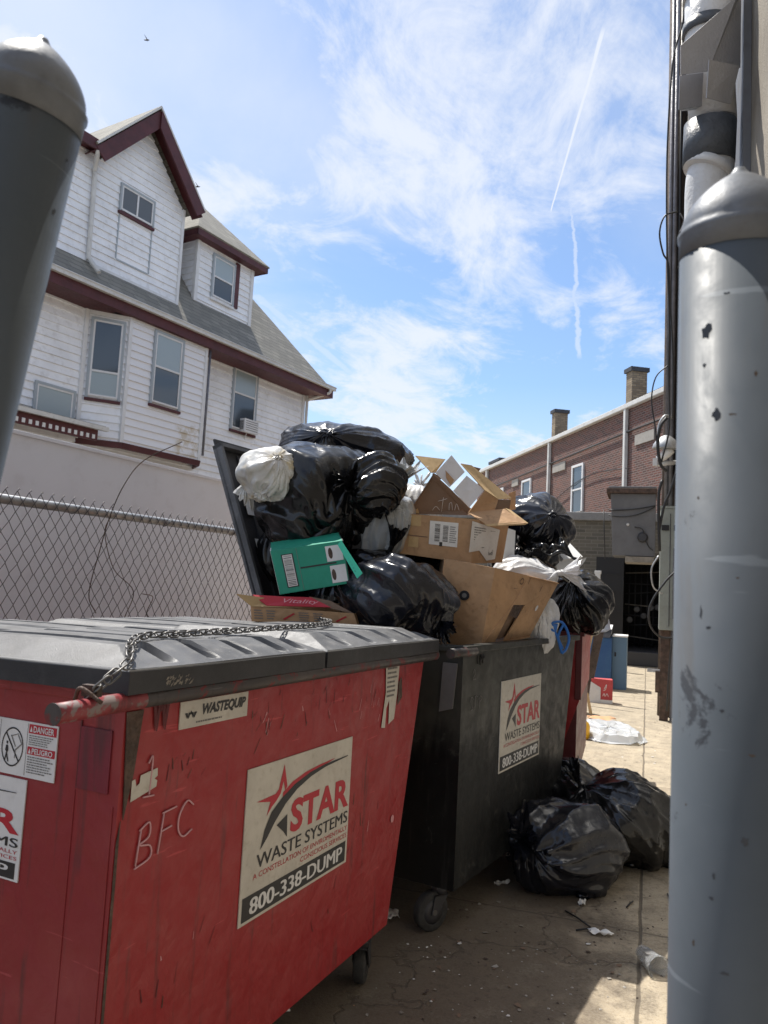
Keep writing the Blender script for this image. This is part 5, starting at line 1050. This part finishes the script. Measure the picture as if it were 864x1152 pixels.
# low red printed tray
Zt=3.52
a1=at(282,682,Zt); a2=at(398,690,Zt); a3=at(402,703,Zt); a4=at(283,699,Zt); bk=fw*.25+cu*.01
mb=MB(); mb.prism([a1,a4,a3,a2],.005,'cardboard'); mb.prism([a4,a4+bk,a3+bk,a3],.004,'cardboard'); mb.prism([a1,a1+bk,a4+bk,a4],.004,'cardboard'); mb.prism([a2,a3,at(411,699,Zt+.14),at(410,688,Zt+.14)],.005,'cardboard'); mb.prism([a1+bk,a2+bk,a3+bk,a4+bk],.004,'cardboard')
fp=MB(); fp.prism([at(266,668,Zt-.03),at(283,682,Zt-.01),at(340,683,Zt),at(309,674,Zt+.04)],.004,'cardboard_pale'); fp.prism([at(284,669,Zt+.02),at(300,681,Zt-.004),at(372,683,Zt-.004),at(350,672,Zt+.05),at(318,671,Zt+.05)],.003,'ink_red'); fp.prism([at(348,671,Zt+.08),at(372,684,Zt),at(398,690,Zt),at(372,676,Zt+.06)],.004,'cardboard_inner')
fn=face_fn(at(318,673,Zt+.02),at(352,675,Zt+.02),at(352,682,Zt-.008),at(316,681,Zt-.008)); write(fp,'Vitality',.05,.1,1.2,.9,'ink_pink',fn,.0,.3,.004)
pr_=MB(); fn=face_fn(a1,a2,a3,a4); 
for x0,x1 in ((.03,.13),(.15,.24),(.46,.56),(.60,.70)): fauxlines(pr_,x0,.15,x1,.85,4,fn,'ink_grey',int(x0*99),.001)
for x0 in (.30,.80): poly2(pr_,[(x0,.25),(x0+.11,.72),(x0+.125,.65),(x0+.015,.18)],'ink_red',fn,.001)
carton('cardboard_tray','low red-printed cardboard tray lying open below the green carton',a1,[('tray',mb),('flap',fp),('print',pr_)],group=CG)
# black carton behind
A_=at(350,596,4.02); B_=at(408,590,4.02); C_=at(412,616,4.02); D_=at(352,622,4.02); bk=fw*.25
mb=MB(); mb.prism([A_,D_,C_,B_],.006,'black_card'); mb.prism([A_,B_,B_+bk,A_+bk],.005,'black_card'); mb.prism([B_,C_,C_+bk,B_+bk],.005,'black_card'); g=MB(); fn=face_fn(A_,B_,C_,D_); quad2(g,.18,.15,.32,.95,'paper',fn,.001); barcode(g,.20,.2,.30,.9,fn,'ink',8,.0016,True); fauxlines(g,.05,.3,.14,.9,4,fn,'ink_grey',2)
carton('cardboard_box','flat black carton with a white barcode label under the big knotted bag',A_,[('carton',mb),('label',g)],group=CG)
# foam pieces, tray, scraps
mb=MB(); mb.prism([at(568,593,4.55),at(566,632,4.5),at(578,634,4.6),at(580,597,4.65)],.05,'foam'); tag(mb.build('foam_block',loc=at(568,593,4.55)),'white foam block standing right of the labelled carton','foam block')
a=[at(622,618,5.25),at(637,611,5.5),at(654,629,5.35),at(632,632,5.1)]; mb=MB(); mb.prism(a,.02,'foam'); b=[at(624,632,5.12),at(652,630,5.34),at(650,643,5.3),at(628,644,5.12)]; mb.prism([b[0],b[3],b[2],b[1]],.12,'foam'); tag(mb.build('foam_box',loc=a[0]),'white foam box with its lid on, above the round black bag at the right','box')
rr=random.Random(4)
def sheet(name,label,cat,px,py,Z,w_,h_,m,seed,amp=.02,n=10,tilt=(0,0,0),loc=None,group=None):
    r2=random.Random(seed); ph=[r2.uniform(0,6) for _ in range(8)]
    p=at(px,py,Z) if loc is None else np.array(loc); T=Matrix.Rotation(tilt[2],4,'Z')@Matrix.Rotation(tilt[0],4,'X')@Matrix.Rotation(tilt[1],4,'Y')
    G=[[p+np.array(T@Vector(((i/n-.5)*w_*(1+.2*math.sin(5*j/n+ph[0])),(j/n-.5)*h_*(1+.2*math.sin(4*i/n+ph[1])),amp*(math.sin(6*i/n+ph[2])*math.cos(5*j/n+ph[3])+.6*math.sin(13*i/n+ph[4]+4*j/n)+.4*math.sin(17*j/n+ph[5]))))) for j in range(n+1)] for i in range(n+1)]
    mb=MB(); mb.grid(G,m); o=mb.build(name,loc=p); md=o.modifiers.new('t','SOLIDIFY'); md.thickness=.0015; return tag(o,label,cat,group)
sheet('torn_film','crumpled shreds of black film among the bags right of the carton stack','plastic film',612,622,4.75,.30,.16,'bag_black',3,.05,16,(.5,-.3,.4))
sheet('torn_film','thin black film strip trailing from the rim beside the creased bag','plastic film',487,706,3.62,.10,.14,'bag_blueblack',5,.03,12,(.9,0,.4))
sheet('plastic_bag','small crumpled clear bag end caught at the left of the lower carton','plastic bag',486,700,3.60,.07,.09,'bag_grey',6,.02,12,(1.1,0,.2))
sheet('cloth','pale pink rag hanging from the far dumpster rim','rag',676,694,6.3,.12,.22,'foam',8,.02,10,(1.3,0,.3))
mb=MB(); 
S=lambda x,y:at(x,y,4.45)
for pts in ([(616,715),(618,703),(632,700),(640,716),(637,730),(632,735)],[(618,706),(626,714),(632,735)],[(634,702),(628,716),(633,730)]): mb.tube(smooth_path([S(*q) for q in pts],5),.008,'blue_strap',6)
mb.prism([S(614,703),S(616,716),S(624,716),S(628,702)],.012,'blue_strap'); tag(mb.build('plastic_strap',loc=S(620,705)),'looped bright blue plastic strap hanging over the black dumpster rim','strap')
mb=MB(); mb.tube([at(581,612,4.7),at(640,655,4.75)],.005,'wood_grey',6); mb.tube([at(584,607,4.7),at(625,640,4.75)],.004,'rust',6); tag(mb.build('sticks',loc=at(581,612,4.7)),'two thin rods poking out between the bags on the right','rods')
# ---------------------------------------------------------------- far alley things
bc=thing('cabinet','scratched blue metal cabinet standing on the alley concrete','cabinet',(-.71,13.75,0))
mb=MB(); mb.box(-.24,.16,0,.55,0,.86,'blue_paint'); mb.build('body',bc,bevel=.01); mb=MB(); mb.box(.162,.40,.12,.55,0,.88,'blue_side'); mb.box(.16,.41,.10,.56,.88,.91,'foam'); mb.build('side_unit',bc,bevel=.006)
mb=MB(); mb.hexa([(-.27,-.03,.861),(.13,-.03,.861),(.13,.5,.861),(-.27,.5,.861)],[(-.24,0.03,1.0),(.15,.03,1.0),(.15,.5,1.06),(-.24,.5,1.06)],'dark_metal'); mb.prism([(-.24,.02,1.006),(.15,.02,1.006),(.15,.5,1.066),(-.24,.5,1.066)],.004,'foam'); mb.build('lid',bc)
mb=MB(); mb.box(.20,.225,.112,.119,.55,.62,'near_black'); mb.build('latch',bc)
pk=thing('cardboard_box','small bright red-pink carton leaning open on the ground before the blue cabinet','box',(-.62,11.9,0),.12)
mb=MB(); mb.box(-.13,.17,0,.2,0,.34,'pink_box'); mb.build('carton',pk,bevel=.004); mb=MB(); mb.box(-.17,.17,-.008,-.0045,.0,.05,'foam'); mb.prism([(-.17,-.02,0),(-.0,-.02,0),(-.0,-.01,.22),(-.14,-.01,.30)],.004,'cardboard_white'); mb.build('flap',pk)
mb=MB(); fn=lambda a,b,e:(.02+a*.1,-.004,.08+b*.2); strokes(mb,[[(.3,.6),(.6,.95),(.5,.6),(.2,.5)],[(.1,.1),(.3,.3),(.4,.1)],[(.5,.1),(.7,.3),(.9,.1)]],fn,.004,'foam'); mb.build('print',pk)
mb=MB(); mb.box(-.12,.06,0,.2,0,.42,'cardboard'); mb.prism([(.06,-.01,.3),(.10,-.05,.28),(.16,-.08,.02),(.12,-.06,.02)],.005,'cardboard_pale'); tag(mb.build('cardboard_box',loc=(0,0,0)),'narrow brown carton standing just behind the far red dumpster','box'); bpy.data.objects[-1] if 0 else None
o=[q for q in bpy.data.objects if q.get('label')=='narrow brown carton standing just behind the far red dumpster'][0]; o.location=(-.80,10.6,0)
mb=MB(); mb.box(-.08,.06,0,.12,0,.20,'foam'); o=mb.build('small_carton',loc=(0,0,0)); o.location=(-.80,10.55,.421); tag(o,'small white carton on top of the narrow brown carton','box')
mb=MB(); mb.prism([(0,0,0),(.08,0,0),(.30,.1,1.25),(.22,.1,1.25)],.03,'cardboard_pale'); o=mb.build('wooden_board',loc=(0,0,0)); o.location=(-.98,11.5,0); tag(o,'pale plank leaning behind the far red dumpster','plank')
mb=MB(); mb.prism([(0,0,0),(.10,0,0),(.34,.1,1.35),(.20,.1,1.35)],.04,'wood_pole'); o=mb.build('wooden_board',loc=(0,0,0)); o.location=(-.88,11.9,0); tag(o,'dark board leaning beside the pale plank','plank')
mb=MB(); mb.lathe((0,0,0),(0,0,1),[(0,.05),(.005,.065),(.13,.07),(.17,.055),(.19,.03),(.2,.03)],'yellow',20); o=mb.build('yellow_jug',loc=(0,0,0)); o.location=[float(q) for q in gz(656,831)]; tag(o,'yellow plastic jug on the concrete at the foot of the far dumpster','jug')
# clear tray
tr_=thing('plastic_tray','big clear plastic food tray lid lying on the sunlit concrete','tray',gz(684,826),.25)
n=40; ring=lambda rx,ry,z,sq=3.: [(rx*np.sign(math.cos(t))*abs(math.cos(t))**(2/sq),ry*np.sign(math.sin(t))*abs(math.sin(t))**(2/sq),z) for t in np.linspace(0,2*math.pi,n,endpoint=False)]
mb=MB(); rs=[ring(.36,.62,.012),ring(.345,.60,.02),ring(.32,.56,.015),ring(.30,.52,.075),ring(.28,.48,.085),ring(.22,.38,.07),ring(.20,.34,.085),ring(.12,.2,.075),ring(.02,.03,.08)]; _q=random.Random(12); rs=[[(x+_q.gauss(0,.006),y+_q.gauss(0,.006),max(.004,z+_q.gauss(0,.007))) for x,y,z in r_] for r_ in rs]
mb.add([p_ for r_ in rs for p_ in r_],[(i*n+k,i*n+(k+1)%n,(i+1)*n+(k+1)%n,(i+1)*n+k) for i in range(len(rs)-1) for k in range(n)],'clear_tray',False); mb.build('lid',tr_)
sheet('rag','tan scrap of cloth behind the clear tray on the concrete','rag',0,0,0,.3,.3,'orange_cloth',9,.012,8,loc=(-.52,10.2,.03))
# cup
cp=thing('plastic_cup','crushed clear plastic cup lying on its side near the right post','cup',gz(733,1108))
ax=np.array([.45,-.80,-.02]); base=gz(722,1082)+np.array([0,0,.040]); mb=MB(); mb.lathe(base,ax,[(0,.001),(.001,.030),(.01,.031),(.05,.036),(.055,.034),(.09,.040),(.125,.044),(.128,.047),(.132,.044),(.128,.042),(.09,.037),(.01,.028)],'clear_plastic',20,False); mb.build('cup',cp,local=False)
mb=MB(); fnl=lambda a,b: base+unit(ax)*(.05+.05*b)+np.array([-.03+.05*a,-.01,.036+.004*math.sin(3*a)]); mb.add([fnl(0,0),fnl(1,0),fnl(1,1),fnl(0,1)],[(0,1,2,3)],'ink_grey'); mb.build('cup_print',cp,local=False)
for i,(x,y,w_,h_,m,lb) in enumerate(((675,1052,.10,.045,'foam','crumpled white napkin on the stained concrete'),(564,996,.08,.03,'paper','torn grey paper scrap beside the ground bags'),(655,1018,.05,.03,'paper','small paper scrap at the edge of the sunlit concrete'),(440,1031,.09,.07,'paper','white crumpled paper between the two front dumpsters'),(470,990,.03,.02,'foam','tiny white scrap under the black dumpster'),(745,975,.05,.02,'paper','tiny pale scrap near the larger ground bag'))):
    sheet('paper_scrap',lb,'paper',0,0,0,w_,h_,m,30+i,.008,10,loc=gz(x,y)+np.array([0,0,.014]),tilt=(0,0,i*.7),group='paper scraps on the ground')
for i,(p,q,lb) in enumerate((((636,1026),(664,1045),'thin black stick lying in the shade by the napkin'),((705,1022),(712,1016),'short black twig on the sunlit edge'),((751,1007),(757,1020),'black twig beside the right post'),((648,1048),(672,1047),'thin dark rod under the white napkin'),((300,1143),(326,1139),'pale drinking straw by the red dumpster castor'))):
    mb=MB(); a=gz(*p)+np.array([0,0,.006]); b=gz(*q)+np.array([0,0,.008]); mb.tube([a,(a+b)/2+np.array([0,0,.004]),b],.004,'foam' if i==4 else 'near_black',6); tag(mb.build('stick' if i<4 else 'straw',loc=a),lb,'stick' if i<4 else 'straw')
# litter crumbs (uncountable)
rr=random.Random(17); mb=MB()
spots=[((418,1058),.10,26,'paper'),((432,1050),.06,14,'foam'),((372,1085),.10,26,'orange_cloth'),((365,1130),.10,50,'orange_cloth'),((480,1090),.25,24,'paper'),((560,1060),.5,60,'wood_pole'),((700,1040),.35,60,'wood_pole'),((720,880),1.2,120,'wood_pole'),((620,1110),.4,60,'stone')]
for (px,py),sd_,n_,m in spots:
    c=gz(px,py)
    for k in range(n_):
        x=c[0]+rr.gauss(0,sd_*.5); y=c[1]+rr.gauss(0,sd_*.6); s=rr.uniform(.0025,.009); a=rr.uniform(0,3)
        if x<-.98: continue
        mb.add([(x+s*math.cos(a+t*1.57)*rr.uniform(.5,1.2),y+s*math.sin(a+t*1.57)*rr.uniform(.5,1.2),.0012) for t in range(4)]+[(x,y,.001+s*.5)],[(0,1,4),(1,2,4),(2,3,4),(3,0,4)],m)
for k in range(90):
    c=gz(rr.uniform(380,700),rr.uniform(1000,1150)) if k<60 else gz(rr.uniform(690,745),rr.uniform(800,900)); s=rr.uniform(.006,.018); a=rr.uniform(0,3); m=rr.choice(['paper','wood_pole','rust','cardboard_inner','wood_grey','stone'])
    if c[0]<-.95: continue
    mb.add([(c[0]+s*math.cos(a+t*1.25)*rr.uniform(.4,1.2),c[1]+s*math.sin(a+t*1.25)*rr.uniform(.4,1.2),.002+rr.uniform(0,.004)) for t in range(5)],[(0,1,2,3,4)],m)
tag(mb.build('litter_crumbs'),'scattered crumbs, grit and flecks of litter on the alley concrete','litter',kind='stuff')
# white picket bits beside the annex
wp=thing('fence','short weathered pale wooden fence with a capped post beside the dark doorway','fence',(-1.25,17.6,0))
mb=MB()
for k in range(7): mb.box(-.75+k*.13,-.75+k*.13+.11,0,.025,0,1.95-.02*k,'wood_grey')
mb.build('boards',wp); mb=MB(); mb.box(.16,.27,-.03,.08,0,2.05,'pvc'); mb.box(.145,.285,-.045,.095,2.05,2.12,'pvc'); mb.build('post',wp,bevel=.006)
# birds
for i,(x,y,lb) in enumerate(((165,45,'small dark bird high in the sky above the left post'),(222,210,'small dark bird in the sky just right of the gable'))):
    p=at(x,y,60); mb=MB(); s=.22
    mb.lathe(p-cr*s,cr,[(0,.01),(.1,.05),(.25,.06),(.38,.04),(.44,.01)],'near_black',8); mb.prism([p+cu*.02,p+cu*.16+fw*.5-cr*.05,p+cr*.1],.01,'near_black'); mb.prism([p+cu*.02,p+cr*.1,p+cu*.16-fw*.5-cr*.05],.01,'near_black')
    tag(mb.build('bird',loc=p),lb,'bird','birds in the sky')
